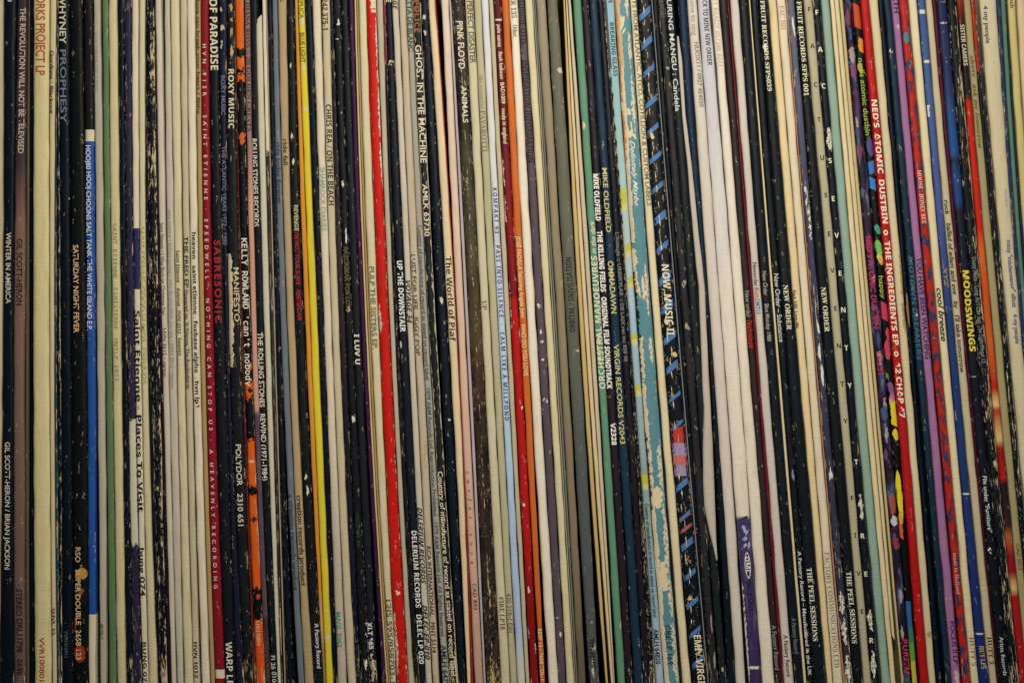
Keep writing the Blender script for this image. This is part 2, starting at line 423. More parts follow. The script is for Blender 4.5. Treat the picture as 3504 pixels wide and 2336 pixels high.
# ------------------------------------------------------------------ the shelf
# key | T M B as strip*10000+zoom readings of left/right edges at py 125, 1175, 2211 | recess mm | colour | material options | label
DB = dict
R = [
('edge', -200,40, -300,25, -300,-30, 0, CE, DB(), 'pale cream sleeve cut off by the left edge of the photo'),
('winter', 10046,10245, 10032,10208, -6,10212, .9, BK, DB(w=.04,nk=.1,ck=.4), 'wide black sleeve with white capitals, leftmost of the black ones'),
('brown', 10262,10424, 10210,10384, 10216,10396, .2, (122,92,74), DB(w=.05,bands=[(-102,(58,44,50)),(560,(62,48,52)),(760,(124,94,78)),(1500,(118,92,76)),(2438,(98,76,68))],blend='LINEAR',jit=0), 'matt brown sleeve with dark upper end, second spine from the left edge'),
('brownfilm', 10430,10452, 10388,10440, 10400,10440, 2.2, (92,80,56), DB(w=.05), 'thin film edge coloured olive for the shaded right side of the brown sleeve'),  # side shading of the brown sleeve, put into this strip's olive colour
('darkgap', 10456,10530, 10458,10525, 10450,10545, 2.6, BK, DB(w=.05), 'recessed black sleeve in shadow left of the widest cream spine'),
('project', 10541,10788, 10532,10788, 10556,10822, -.3, (206,192,148), DB(w=.02,nk=.0), 'widest cream sleeve with thin orange red capitals, left end of the shelf'),
('blackout', 10800,10898, 10795,10868, 10832,10905, .1, (204,184,138), DB(w=.2), 'narrow yellowed cream sleeve with a blue right edge beside the widest cream spine'),
('bluedge', 10899,10912, 10869,10905, 10906,10948, .4, (22,62,78), DB(w=.4,rb=.1), 'thin teal blue sleeve edge between yellowed cream and black spines'),
('wearline', 10914,10930, 10908,10966, 10952,10988, 1.0, BK, DB(w=.45,rb=.12,nk=.5), 'narrow black sleeve with a cream wear line down its right edge'),
('prophesy', 10932,11108, 10970,11132, 10990,11166, .5, BK, DB(w=.04,nk=.05,ck=.3), 'black sleeve with outlined grey capitals near the top, fourth black from left'),
('fever', 11114,11330, 11136,11385, 11170,11418, .6, (12,16,18), DB(w=.03,nk=.05,ck=.5), 'extra wide black sleeve with pale orange capitals and red lights at its foot'),
('blue', 11345,11498, 11390,11530, 11420,11538, .0, (30,84,160), DB(w=.2,nk=.35,bands=[(-102,(24,24,26)),(443,CR),(482,(30,84,160)),(2100,CR)],jit=1), 'bright blue sleeve with white lettering and a cream block at each end'),
('faint1', 11505,11618, 11552,11680, 11602,11710, .1, CG, DB(), 'cream sleeve with faint grey print, right of the bright blue spine'),
('green', 11645,11740, 11690,11796, 11745,11862, .3, (92,116,76), DB(w=.25,nk=.6), 'moss green sleeve with small nicks, left part of the shelf'),
('mono', 11744,11886, 11800,11944, 11870,12014, .0, (206,190,152), DB(), 'cream sleeve with wide spaced typewriter capitals, right of the moss green'),
('worn1', 11892,11992, 11950,12040, 12018,12122, .7, BK, DB(w=.36,nk=.4), 'scuffed black sleeve right of the typewriter lettered cream spine'),
('purple1', 11996,12116, 12044,12160, 12126,12262, .4, (42,36,58), DB(w=.42,nk=.7,bands=[(-102,(42,36,58)),(1430,(200,190,160)),(1860,(42,36,58))],jit=30), 'scuffed navy purple sleeve with chipped cream patches and a torn pale lower part'),
('places', 12120,12226, 12165,12265, 12280,20020, -.2, CR, DB(bands=[(-102,CR),(776,(24,26,92)),(984,CR)],jit=1), 'cream sleeve with a navy block and bold black condensed lettering'),
('humor', 12234,12332, 12270,20012, 20024,20160, -.1, CR, DB(), 'cream sleeve with pale olive capitals, right of the navy block spine'),
('thinblack', 12338,20004, 20018,20056, 20168,20210, .9, BK, DB(w=.3), 'very thin black sleeve left of the heavily flaked spine'),
('flaked', 20006,20128, 20060,20206, 20212,20322, .3, (12,16,24), DB(w=.62,nk=.5,sx=1.5,sy=.26,eb=.16), 'black sleeve with most of its print flaked away in cream patches'),
('plum1', 20132,20148, 20209,20244, 20326,20382, .8, (28,16,26), DB(w=.1), 'thin plum black sleeve right of the heavily flaked spine'),
('c1', 20152,20254, 20250,20350, 20388,20468, .0, CR, DB(), 'first cream sleeve right of the flaked spine, small grey print'),
('c2', 20294,20386, 20354,20478, 20474,20584, .5, (190,180,150), DB(), 'greyish cream sleeve with long faint grey print, second right of the flaked spine'),
('c3', 20390,20536, 20484,20606, 20592,20738, .0, CR, DB(), 'wrinkled cream sleeve with small bold print, third right of the flaked spine'),
('c4', 20548,20654, 20622,20724, 20742,20846, .1, CR, DB(), 'cream sleeve starting with bold capitals then thin print, mid left'),
('c5', 20660,20788, 20734,20860, 20872,21004, -.1, CR, DB(), 'cream sleeve with smudged heavy black lower case lettering, mid left'),
('tan1', 20800,20876, 20866,20942, 21012,21084, .5, (178,146,84), DB(w=.2), 'narrow tan sleeve directly left of the dark red spine'),
('crimson', 20880,21006, 20946,21084, 21088,21242, -.2, (146,18,32), DB(w=.04,nk=.1,bands=[(-102,(146,18,32)),(2284,CR),(2318,(146,18,32))],jit=1), 'smooth crimson sleeve with widely spaced cream capitals'),
('paradise', 21010,21156, 21090,21268, 21244,21412, .5, (18,22,28), DB(w=.14,nk=.2), 'black sleeve with bold cream capitals at top and red capitals at middle'),
('atlantic', 21168,21296, 21273,21330, 21416,21540, .9, (26,26,44), DB(w=.22,nk=.4), 'recessed dark navy sleeve with thin lilac capitals near the top'),
('manifesto', 21304,21426, 21334,21530, 21545,21690, .3, (22,24,28), DB(w=.3,nk=.4), 'charcoal sleeve with cream capitals and a long torn cream strip'),
('redline', 21428,21434, 21533,21560, 21694,21738, .8, (92,34,26), DB(w=.3), 'thin rust red sleeve left of the black and orange splashed spine'),
('splash', 21438,21572, 21564,21690, 21744,21888, .1, (10,14,18), DB(w=.34,nk=.5,eb=.2,bands=[(-102,(232,92,12)),(165,(10,14,18)),(195,(232,92,12)),(235,(10,14,18)),(255,(232,92,12)),(275,(10,14,18)),(1300,(232,92,12)),(1352,(10,14,18)),(1505,(232,92,12)),(1655,(10,14,18)),(1690,(232,92,12)),(1765,(10,14,18)),(1776,(232,84,12)),(2005,(10,14,18)),(2118,(232,76,12))],jit=26), 'black sleeve splashed with vivid orange, white typewriter lettering at middle'),
('pink', 21590,21672, 21696,21784, 21892,21974, .1, (190,136,112), DB(w=.06,bands=[(-102,(124,92,90)),(500,(150,112,104)),(700,(196,142,118)),(1400,(192,140,118)),(1418,(80,62,76)),(2100,(84,66,74)),(2120,(46,36,44)),(2438,(60,40,40))],blend='LINEAR',jit=2), 'dusty pink sleeve fading to plum below, right of the orange splashed spine'),
('rolling', 21676,21800, 21788,21900, 21982,22086, .4, (18,24,28), DB(w=.08,nk=.2), 'black sleeve with upright cream capitals in three places, right of the dusty pink'),
('notch', 21768,21868, 21904,22000, 22092,22150, .0, (196,188,158), DB(w=.05), 'off white inner sleeve with a cut upper corner starting below the top'),
('creambl', 21876,21936, 22005,22058, 22158,22176, .6, (150,134,100), DB(w=.55,cb=.12,wc=CR,bands=[(-102,CR),(520,(30,30,30)),(2438,BK)],jit=40), 'thin cream sleeve turning worn black downwards, right of the notched inner sleeve'),
('hair1', 21940,21952, 22062,22080, 22205,22222, .4, (170,150,120), DB(w=.2), 'hair thin tan sleeve edge left of the small black spine'),
('black3', 21958,22032, 22084,22166, 22240,22345, .8, BK, DB(w=.25,nk=.7), 'black sleeve with white nicks, left of the slate grey spine'),
('slate', 22036,22120, 22170,22272, 30055,30158, .5, (104,110,112), DB(w=.06), 'slate grey sleeve with dark lettering at middle and foot'),
('kraft', 22128,22262, 22280,30046, 30164,30302, .2, (170,146,104), DB(w=.06), 'kraft brown sleeve with dark lettering, right of the slate grey spine'),
('revenge', 22268,30042, 30056,30200, 30308,30462, .5, (20,24,26), DB(w=.16,nk=.5), 'black sleeve with red capitals, directly left of the orange and yellow pair'),
('orange1', 30052,30106, 30216,30298, 30466,30512, .3, (226,140,24), DB(w=.2,nk=.2,bands=[(-102,(222,150,80)),(120,(226,140,26)),(2000,(226,140,30)),(2150,(216,160,100)),(2230,(150,110,66))],jit=20,blend='LINEAR'), 'narrow orange sleeve hugging the left side of the yellow spine'),
('yellow', 30110,30216, 30300,30416, 30516,30632, -.2, (226,202,26), DB(w=.22,nk=.45,eb=.2,wc=(200,190,130)), 'bright yellow sleeve with worn pale edges'),
('black4', 30222,30336, 30424,30512, 30638,30700, .8, BK, DB(w=.28,nk=.5), 'black sleeve with white nicks between the yellow spine and the cream pair'),
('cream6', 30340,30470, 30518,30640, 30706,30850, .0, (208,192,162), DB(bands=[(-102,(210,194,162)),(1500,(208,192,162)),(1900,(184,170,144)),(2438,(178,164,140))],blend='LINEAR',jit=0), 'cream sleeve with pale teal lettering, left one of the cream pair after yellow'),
('beach', 30484,30612, 30644,30760, 30860,30994, .1, (212,196,166), DB(), 'cream sleeve with tall dark capitals, right one of the cream pair after yellow'),
('navyw', 30618,30666, 30765,30858, 31000,31066, .7, (34,26,34), DB(w=.34,nk=.5,bands=[(-102,(20,30,70)),(300,(28,26,34)),(900,(50,38,40)),(1500,(24,24,34)),(2438,(16,22,44))],blend='LINEAR',jit=0), 'scuffed narrow dark brown and navy sleeve right of the cream pair'),
('gold', 30672,30800, 30864,30980, 31072,31222, .6, (18,22,26), DB(w=.22,nk=.55), 'black sleeve with faint gold capitals and white chips'),
('chunky', 30806,30914, 30984,31112, 31226,31340, .4, (26,28,34), DB(w=.12,nk=.2), 'black sleeve with chunky white block letters at middle and foot'),
('violet', 30920,30998, 31118,31184, 31405,31470, .9, (56,22,56), DB(w=.24,nk=.2), 'narrow dark violet sleeve right of the chunky block lettering'),
('edge2', 31012,31042, 31190,31222, 31474,31500, .5, (196,172,112), DB(w=.1), 'thin yellowed sleeve edge right of the dark violet spine'),
('edge3', 31046,31076, 31226,31262, 31504,31536, .8, (160,130,74), DB(w=.1), 'thin darker yellow sleeve edge left of the thin pencil lettering spine'),
('sisters', 31080,31206, 31266,31400, 31540,31642, .0, (210,196,162), DB(), 'cream sleeve with thin pencil like capitals, left of the bright red worn spine'),
('redworn', 31210,31368, 31404,31574, 31646,31832, -.3, (214,20,12), DB(w=.18,nk=.35,eb=.26,wc=(206,192,160),sy=.3), 'bright red sleeve with ragged white edges, left of centre'),
('cream8', 31374,31474, 31582,31658, 31838,31925, .3, (192,178,148), DB(), 'grubby cream sleeve right of the ragged bright red spine'),
('redflk', 31480,31514, 31664,31714, 31932,32008, .8, (26,26,30), DB(w=.42,nk=.6,bands=[(-102,(120,30,44)),(215,(22,24,28))],jit=60), 'narrow black sleeve with pink red flecks at its top'),
('downstair', 31522,31624, 31718,31860, 32012,32114, .3, (18,24,32), DB(w=.14,nk=.3), 'black sleeve with heavy white capitals, left of the bold italic lettering'),
('voyage', 31630,31732, 31864,31962, 32118,32220, .0, (212,198,164), DB(), 'cream sleeve with bold black italic capitals'),
('iggy', 31738,31852, 31966,32094, 32226,32334, .2, (182,166,130), DB(w=.1,nk=.2,dirt=.8), 'speckled beige sleeve with worn dark capitals, right of the italic lettering'),
('blanc', 31856,31948, 32098,32200, 40030,40140, .1, (156,152,132), DB(w=.12), 'grey green sleeve covered in long small blue grey print'),
('ghost', 31954,32090, 32206,32332, 40148,40288, .0, (24,26,30), DB(w=.44,nk=.6,sx=1.5,sy=.22,eb=.40), 'cream and black flaked sleeve with hollow capitals and long white print'),
('black5', 32096,32222, 40008,40162, 40294,40405, .5, (12,22,32), DB(w=.16,nk=.4), 'glossy blue black sleeve left of the bold black lettered cream spine'),
('piaf', 32226,32340, 40174,40300, 40435,40506, .0, (214,190,146), DB(), 'warm cream sleeve with bold black lettering, left of the pinkish spine'),
('redthin', 32342,32350, 40302,40312, 40508,40545, .6, (160,40,22), DB(w=.05), 'thin red sleeve edge left of the pinkish spine'),
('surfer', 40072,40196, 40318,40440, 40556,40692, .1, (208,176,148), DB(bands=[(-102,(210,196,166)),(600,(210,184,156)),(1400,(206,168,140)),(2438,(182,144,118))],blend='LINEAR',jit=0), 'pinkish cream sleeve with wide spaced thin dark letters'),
('greythin', 40200,40236, 40452,40506, 40700,40738, .3, (168,154,146), DB(w=.1), 'thin lilac grey sleeve edge right of the pinkish cream spine'),
('animals', 40244,40448, 40512,40706, 40748,40970, .2, (60,44,34), DB(w=.42,nk=.5,cb=.17,eb=.08,sx=2.0,sy=.35,wc=(196,172,118),bands=[(-102,(14,22,34)),(430,(20,26,34)),(520,(66,66,48)),(900,(92,84,54)),(1150,(86,76,52)),(1250,(84,52,36)),(1420,(40,24,28)),(2438,(26,26,30))],blend='LINEAR',jit=10,mot=((.35,.09),[(.3,(16,18,24)),(.5,(46,38,30)),(.62,(72,56,38)),(.75,(20,24,30))])), 'dark mottled brown and green sleeve with a pale crease down its middle'),
('disaster', 40456,40592, 40712,40850, 40976,41122, -.1, (200,188,152), DB(), 'stone cream sleeve with thin serif capitals at its top'),
('essential', 40598,40716, 40855,40974, 41126,41236, .3, (172,164,134), DB(w=.05), 'greenish grey cream sleeve, left of the pale sky blue spine'),
('sky', 40720,40836, 40978,41090, 41242,41364, -.1, (176,190,200), DB(w=.05,bands=[(-102,(204,204,196)),(500,(206,200,186)),(780,(196,198,196)),(980,(184,194,204)),(1500,(170,190,210)),(2150,(160,178,200)),(2300,(196,190,170))],blend='LINEAR',jit=0), 'pale sky blue sleeve with navy capitals, white towards the top'),
('specks', 40840,40912, 41096,41176, 41372,41440, .2, (196,182,146), DB(w=.3,wc=(90,70,50)), 'narrow speckled cream sleeve directly left of the broad red spine'),
('saints', 40918,41044, 41182,41322, 41452,41578, -.2, (190,16,18), DB(w=.16,nk=.35,eb=.18,wc=CR,bands=[(-102,(76,26,30)),(490,(96,22,26)),(720,(140,18,26)),(1010,(136,16,24)),(1030,(196,16,18)),(1900,(196,16,18)),(2050,(150,14,20))],jit=10,blend='LINEAR'), 'red sleeve, maroon at the top, directly left of the slim orange one'),
('padilla', 41048,41166, 41326,41440, 41604,41690, .0, (216,100,28), DB(w=.1,nk=.2,eb=.12,wc=(220,170,110)), 'slim orange sleeve with small cream lettering, right of the red one'),
('other', 41170,41306, 41446,41592, 41742,41896, -.1, (212,200,170), DB(), 'wrinkled cream sleeve between the slim orange and the purple brown spines'),
('otis', 41312,41420, 41600,41732, 41902,42022, .2, (84,70,76), DB(w=.1,nk=.45), 'purple brown sleeve with black capitals and a few white chips'),
('cream9', 41428,41550, 41740,41856, 42034,42152, .0, (212,198,158), DB(), 'plain cream sleeve right of the purple brown spine'),
('leaf1', 41556,41574, 41862,41886, 42158,42176, .4, (150,142,118), DB(w=.1), 'first paper thin grey sleeve left of the tan olive spine'),
('leaf2', 41580,41602, 41892,41924, 42184,42212, .7, (110,108,94), DB(w=.1), 'second paper thin darker grey sleeve left of the tan olive spine'),
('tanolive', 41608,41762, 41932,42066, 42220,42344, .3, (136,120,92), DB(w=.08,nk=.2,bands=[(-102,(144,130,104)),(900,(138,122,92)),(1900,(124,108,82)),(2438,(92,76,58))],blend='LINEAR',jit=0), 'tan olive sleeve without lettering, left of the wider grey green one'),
('snivil', 41784,41958, 42082,42278, 50044,50206, .2, (92,90,72), DB(w=.16,nk=.3,bands=[(-102,(100,96,76)),(1100,(92,92,76)),(1600,(80,84,78)),(2438,(78,78,76))],blend='LINEAR',jit=0), 'wide grey green sleeve with black capitals reading upwards'),
('loose1', 42034,42070, 42290,50012, 50292,50342, .2, (204,170,96), DB(), 'first loose yellowed inner sleeve edge right of the wide grey green spine'),
('loose2', 42078,42114, 50018,50088, 50380,50428, .0, (206,182,136), DB(), 'second loose cream inner sleeve edge, left of the jade green spine'),
('loose3', 42124,42176, 50094,50168, 50430,50456, .4, (190,172,150), DB(), 'pinkish grey loose sleeve touching the jade green spine'),
('jade', 42208,42336, 50186,50302, 50498,50622, .0, (92,134,102), DB(w=.14,nk=.3,wc=(196,184,130)), 'jade green sleeve with pale capitals reading upwards'),
('killing', 42342,50110, 50306,50438, 50626,50748, .4, (36,26,34), DB(w=.2,nk=.25,sx=2), 'aubergine black sleeve with heavy crowded white capitals'),
('ommadawn', 50116,50250, 50444,50588, 50764,50912, .2, (24,46,62), DB(w=.05,nk=.1), 'deep petrol blue sleeve with pale yellow capitals'),
('skylab', 50256,50345, 50592,50704, 50918,51024, .5, (26,24,30), DB(w=.28,nk=.4), 'black sleeve with very faint grey print, right of the petrol blue spine'),
('chipedge', 50347,50356, 50708,50746, 51030,51106, .6, BK, DB(w=.6,nk=.4,sx=2,sy=.5), 'narrow black sleeve with chipped cream edge left of the pale blue one'),
('breaking', 50358,50514, 50748,50866, 51110,51238, .0, (148,176,178), DB(w=.2,wc=CR,bands=[(-102,(140,172,180)),(300,(140,176,190)),(900,(168,184,172)),(1100,(150,178,186)),(1650,(132,152,140)),(2000,(130,160,160)),(2438,(160,178,190))],blend='LINEAR',jit=10), 'pale blue sleeve with yellow painted marks and dark lettering'),
('maybe', 50520,50764, 50870,51116, 51244,51488, -.2, (84,128,146), DB(w=.16,nk=.5,eb=.22,lb=.05,sx=1.6,sy=.3,wc=(204,186,146)), 'broad blue sleeve with badly peeled cream left side'),
('atco', 50774,50880, 51138,51262, 51532,51668, -.1, (208,192,162), DB(), 'clean cream sleeve between the peeled blue and the blue striped spines'),
('striped', 50888,51118, 51266,51510, 51690,51928, .3, (12,18,26), DB(w=.12,nk=.4,cb=.05,ck=1.1), 'black sleeve with slanting bright blue stripes and big white letters'),
('film1', 51122,51138, 51516,51536, 51932,51950, .2, (120,124,120), DB(w=.4), 'thin shiny clear edge on the right of the blue striped spine'),
('black7', 51146,51222, 51542,51604, 51954,51984, 1.0, (10,16,24), DB(w=.2,nk=.3), 'thin glossy black sleeve right of the blue striped one'),
('charcoal', 51228,51346, 51608,51736, 51988,52112, .6, (36,36,38), DB(w=.3,nk=.4), 'charcoal sleeve with blurred white scuffs right of the blue stripes'),
('candela', 51350,51482, 51740,51872, 52130,52250, .7, (24,32,34), DB(w=.1,nk=.25), 'dark green black sleeve with round white capitals at its top'),
('nuox', 51694,51852, 52054,52232, 60050,60210, .0, (212,199,168), DB(), 'cream sleeve with grey number print, right of the torn paper'),
('mine', 51868,52058, 52236,60110, 60250,60462, .2, (200,190,170), DB(w=.06,nk=.2,eb=.15,bands=[(-102,(184,180,184)),(900,(208,199,180)),(1100,(216,204,178)),(1770,(216,204,178)),(1774,(52,44,96)),(1950,(52,44,96)),(2050,(56,36,96)),(2438,(50,30,80))],blend='LINEAR',jit=2), 'lilac cream sleeve turning deep violet at its foot'),
('ready', 52086,52216, 60114,60276, 60470,60668, -.1, (212,199,164), DB(), 'creased cream sleeve with blind embossed print, left of the brown black one'),
('technique', 52230,52345, 60280,60386, 60672,60776, .4, (44,34,32), DB(w=.05,nk=.15), 'brown black sleeve with red italic lettering'),
('redsliver', 52346,60016, 60388,60428, 60778,60818, .4, (118,16,32), DB(w=.14,nk=.2), 'dark red sliver of a sleeve right of the brown black one'),
('run', 60036,60172, 60432,60560, 60824,60972, -.1, (212,198,168), DB(), 'cream sleeve with small black, red and blue lettering'),
('monday', 60182,60332, 60566,60718, 60984,61126, .5, (16,24,30), DB(w=.08,nk=.12), 'black sleeve with small grey lettering, right of the tri coloured lettering'),
('sliver2', 60340,60362, 60724,60762, 61130,61176, .4, (206,188,140), DB(), 'thin cream sleeve edge between two black spines, right half'),
('substance', 60368,60488, 60770,60880, 61190,61286, .5, (16,22,26), DB(w=.16,nk=.35), 'black sleeve with thin white lettering, right of the thin cream edge'),
('peel1', 60494,60644, 60886,61062, 61296,61486, .3, (16,22,28), DB(w=.08,nk=.1), 'black sleeve with cream serif capitals, left of the tan and cream pair'),
('lowlife', 60654,60782, 61072,61196, 61502,61602, .0, (214,190,138), DB(), 'warm tan cream sleeve right of the first serif lettered black spine'),
('fac103', 60790,60934, 61204,61334, 61610,61756, .1, (206,190,152), DB(), 'grey cream sleeve with faint grey serif capitals'),
('pinkline', 60938,60956, 61340,61358, 61762,61790, .4, (188,128,86), DB(), 'thin salmon sleeve edge left of the scuffed lavender grey spine'),
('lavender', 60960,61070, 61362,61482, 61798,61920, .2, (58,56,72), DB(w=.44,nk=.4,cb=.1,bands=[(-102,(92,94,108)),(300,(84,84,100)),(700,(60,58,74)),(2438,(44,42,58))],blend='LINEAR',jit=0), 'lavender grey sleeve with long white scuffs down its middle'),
('peel2', 61078,61216, 61490,61660, 61926,62088, .3, (16,20,24), DB(w=.12,nk=.2), 'black sleeve with cream serif capitals, right of the scuffed lavender grey'),
('factus1', 61226,61366, 61666,61800, 62096,62218, .0, (190,180,144), DB(), 'stone cream sleeve with single upright black letters far apart'),
('factus2', 61372,61492, 61806,61926, 62226,62345, .3, (14,20,28), DB(w=.3,nk=.4), 'black sleeve with single upright white letters far apart'),
('mint', 61500,61634, 61930,62072, 70014,70148, -.1, (142,170,146), DB(w=.04,dirt=.3), 'mint green sleeve beside the black one with single white letters'),
('cream10', 61650,61722, 62080,62170, 70156,70240, .2, (210,190,142), DB(), 'first of three narrow cream sleeves right of the mint green'),
('cream11', 61726,61800, 62174,62240, 70244,70290, .4, (204,184,136), DB(), 'second narrow cream sleeve right of the mint green'),
('rope', 61804,61862, 62246,62300, 70330,70366, .6, (176,160,118), DB(w=.3,wc=(60,50,44),sx=3,sy=1.5), 'narrow sleeve with a frayed dotted cream edge left of the multicoloured ones'),
('trust', 61868,61992, 62306,70084, 70370,70494, .3, (26,22,34), DB(w=.14,nk=.3,mot=((.30,.055),[(.25,(20,34,70)),(.40,(24,18,30)),(.50,(60,28,54)),(.58,(30,60,96)),(.68,(120,110,110)),(.75,(100,30,44))]),), 'dark multicoloured sleeve with pink capitals at middle and foot'),
('happy', 61998,62138, 70088,70214, 70500,70604, .2, (10,12,14), DB(w=.05,nk=.2), 'black sleeve with rainbow cartoon blobs and olive lettering'),
('neds', 62144,62284, 70218,70356, 70632,70772, -.2, (188,18,20), DB(w=.04,nk=.06), 'red sleeve with hand drawn cream capitals along most of it'),
('cream12', 62290,70056, 70362,70486, 70778,70890, .1, (200,182,138), DB(w=.1), 'cream sleeve right of the hand lettered red one, frayed at middle'),
('blackgap', 70066,70148, 70505,70568, 70910,71000, 1.6, BK, DB(w=.05), 'black strip standing in for the dark gap between frayed cream and dark blue spines'),  # dark gap between two spines, filled in as a black strip
('dreamer', 70154,70262, 70600,70708, 71050,71130, .5, (20,42,64), DB(w=.12,nk=.3), 'dark blue sleeve with dim blue capitals left of the mauve one'),
('mauve', 70268,70384, 70716,70840, 71146,71286, .0, (146,98,136), DB(w=.08,nk=.2), 'mauve pink sleeve with dark capitals'),
('moose', 70400,70530, 70864,70986, 71314,71440, .1, (196,34,20), DB(w=.1,nk=.15,wc=(200,170,140),mot=((.55,.16),[(.3,(204,36,16)),(.50,(190,30,20)),(.58,(36,48,84)),(.68,(30,50,92)),(.8,(150,40,30))]),), 'mottled red and blue sleeve with small cream serif capitals'),
('breeze', 70546,70680, 71000,71126, 71452,71574, -.1, (210,194,148), DB(), 'cream sleeve with flowing black handwriting of two words'),
('xyz', 70694,70812, 71134,71256, 71584,71740, .1, (36,62,124), DB(w=.1,nk=.2,wc=(190,190,190),bands=[(-102,(46,78,132)),(300,(62,84,140)),(700,(66,78,142)),(1100,(34,54,108)),(2438,(22,36,104))],blend='LINEAR',jit=0), 'royal blue sleeve with two small yellow gold marks'),
('ballad', 70820,70926, 71262,71386, 71746,71866, .0, (206,190,150), DB(), 'cream sleeve with a long line of black handwriting'),
('maroon', 70930,70992, 71390,71434, 71870,71896, .5, (72,14,26), DB(w=.04), 'thin maroon sleeve right of the long handwriting'),
('moods', 71000,71160, 71438,71592, 71900,72090, .3, (22,22,40), DB(w=.14,nk=.25,bands=[(-102,(28,30,60)),(200,(30,40,84)),(330,(34,50,96)),(370,(26,70,124)),(530,(28,74,130)),(545,(30,28,50)),(600,(28,64,120)),(690,(28,60,112)),(720,(22,22,40)),(2438,(12,16,22))],blend='LINEAR',jit=10), 'navy sleeve with bold yellow capitals edged in black'),
('malia', 71168,71315, 71598,71755, 72096,72228, .3, (14,20,24), DB(w=.36,nk=.4,rb=.16,sx=2), 'black sleeve with grey lettering and a chewed cream right edge'),
('fire', 71322,71428, 71760,71872, 72236,72352, .1, (196,24,14), DB(w=.12,nk=.2,bands=[(-102,(196,80,30)),(40,(90,24,20)),(100,(20,18,20)),(330,(24,22,24)),(352,(196,24,16)),(780,(206,28,14)),(850,(214,90,20)),(1000,(206,70,20)),(1180,(208,90,24)),(1330,(190,20,20)),(1385,(230,190,110)),(1400,(180,16,20)),(1500,(226,180,100)),(1530,(150,14,18)),(1640,(190,14,24)),(1650,(24,24,30)),(1800,(50,28,36)),(1830,(190,84,34)),(1900,(150,20,28)),(1960,(150,20,20)),(2010,(220,180,110)),(2040,(180,18,22)),(2438,(170,16,24))],blend='LINEAR',jit=8), 'fiery red and orange sleeve with dark blocks'),
('sleeper', 71434,71546, 71878,72002, 72358,72470, .0, (150,136,92), DB(w=.14,nk=.3,wc=(196,186,150)), 'olive beige sleeve with dark italic serif lettering'),
('scarlet', 71552,71604, 72006,72030, 72476,72500, .5, (26,24,24), DB(w=.2,bands=[(-102,(176,36,22)),(236,(20,24,26))],jit=2), 'thin sleeve, scarlet at the very top then black'),
('wornblk', 71608,71680, 72034,72114, 72504,72580, 1.3, (34,34,40), DB(w=.5,nk=.5,bands=[(-102,(104,78,56)),(236,(40,36,36)),(420,BK)],jit=6,blend='LINEAR'), 'black sleeve with streaky cream wear left of the broad white one'),
('people', 71688,71946, 72120,72330, 72600,72830, -.2, (206,192,158), DB(), 'broad off white sleeve with small purple lettering near the right edge'),
('bluewhite', 71952,72000, 72334,72380, 72840,72890, .4, (34,48,92), DB(w=.5,nk=.4), 'thin blue and white worn sleeve right of the broad off white one'),
('seagreen', 72018,72088, 72384,72450, 72894,72960, .3, (78,108,88), DB(w=.1), 'thin sea green sleeve near the right edge'),
('navy9', 72094,72122, 72454,72500, 72964,73000, .9, (18,28,44), DB(w=.1), 'thin navy sleeve between sea green and straw yellow at the right edge'),
('straw', 72128,72252, 72504,72630, 73004,73130, .1, (184,170,102), DB(), 'straw yellow sleeve in the upper right corner'),
('last', 72272,72420, 72640,72790, 73140,73290, .1, (196,170,130), DB(), 'light tan sleeve in the very upper right corner'),
('off1', 72430,72560, 72800,72930, 73300,73430, .3, (30,36,44), DB(), 'black sleeve just beyond the right edge of the photo'),
('off2', 72570,72720, 72940,73090, 73440,73590, .0, (200,186,150), DB(), 'cream sleeve just beyond the right edge of the photo'),
]
def fix(v): return p(v) if v >= 10000 else (v / 4.704)
for i, r in enumerate(R):
    key, t0, t1, m0, m1, b0, b1, rec, col, opt, label = r
    pts = [(125, fix(t0), fix(t1)), (1175, fix(m0), fix(m1)), (2211, fix(b0), fix(b1))]
    kw = {}
    if key == 'notch': kw = dict(top=50, cut=22, name='inner_sleeve', cat='inner sleeve')
    if key == 'cream11': kw = dict(bot=2172, cutb=-20)
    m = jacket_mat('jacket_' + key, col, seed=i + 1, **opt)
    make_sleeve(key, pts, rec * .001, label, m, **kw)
# loose torn paper and the dark blue sleeve behind it
m = jacket_mat('jacket_torn', (200, 186, 154), seed=301)
make_sleeve('torn', [(120, 2316, 2322), (200, 2319, 2334), (400, 2334, 2347), (550, 2350, 2366), (790, 2370, 2391), (980, 2390, 2412), (1190, 2397, 2422),
    (1390, 2407, 2432), (1536, 2404, 2441), (1730, 2409, 2448), (1830, 2430, 2452), (1920, 2452, 2455)], -.0004,
    'torn off white paper inner sleeve bulging out beside the dark blue spine', m, top=125, bot=1915, name='inner_sleeve', cat='inner sleeve')
m = jacket_mat('jacket_deepblue', (18, 34, 60), w=.12, nk=.3, seed=302, bands=[(-102, (18, 36, 66)), (900, (18, 34, 60)), (1100, (12, 18, 28)), (2438, (12, 22, 32))], blend='LINEAR', jit=0)
make_sleeve('deepblue', [(125, 2329, 2358), (400, 2349, 2377), (800, 2393, 2406), (1175, 2424, 2436), (1600, 2450, 2470), (2211, 2484, 2508)], .0006,
    'dark blue sleeve behind the torn off white paper', m)

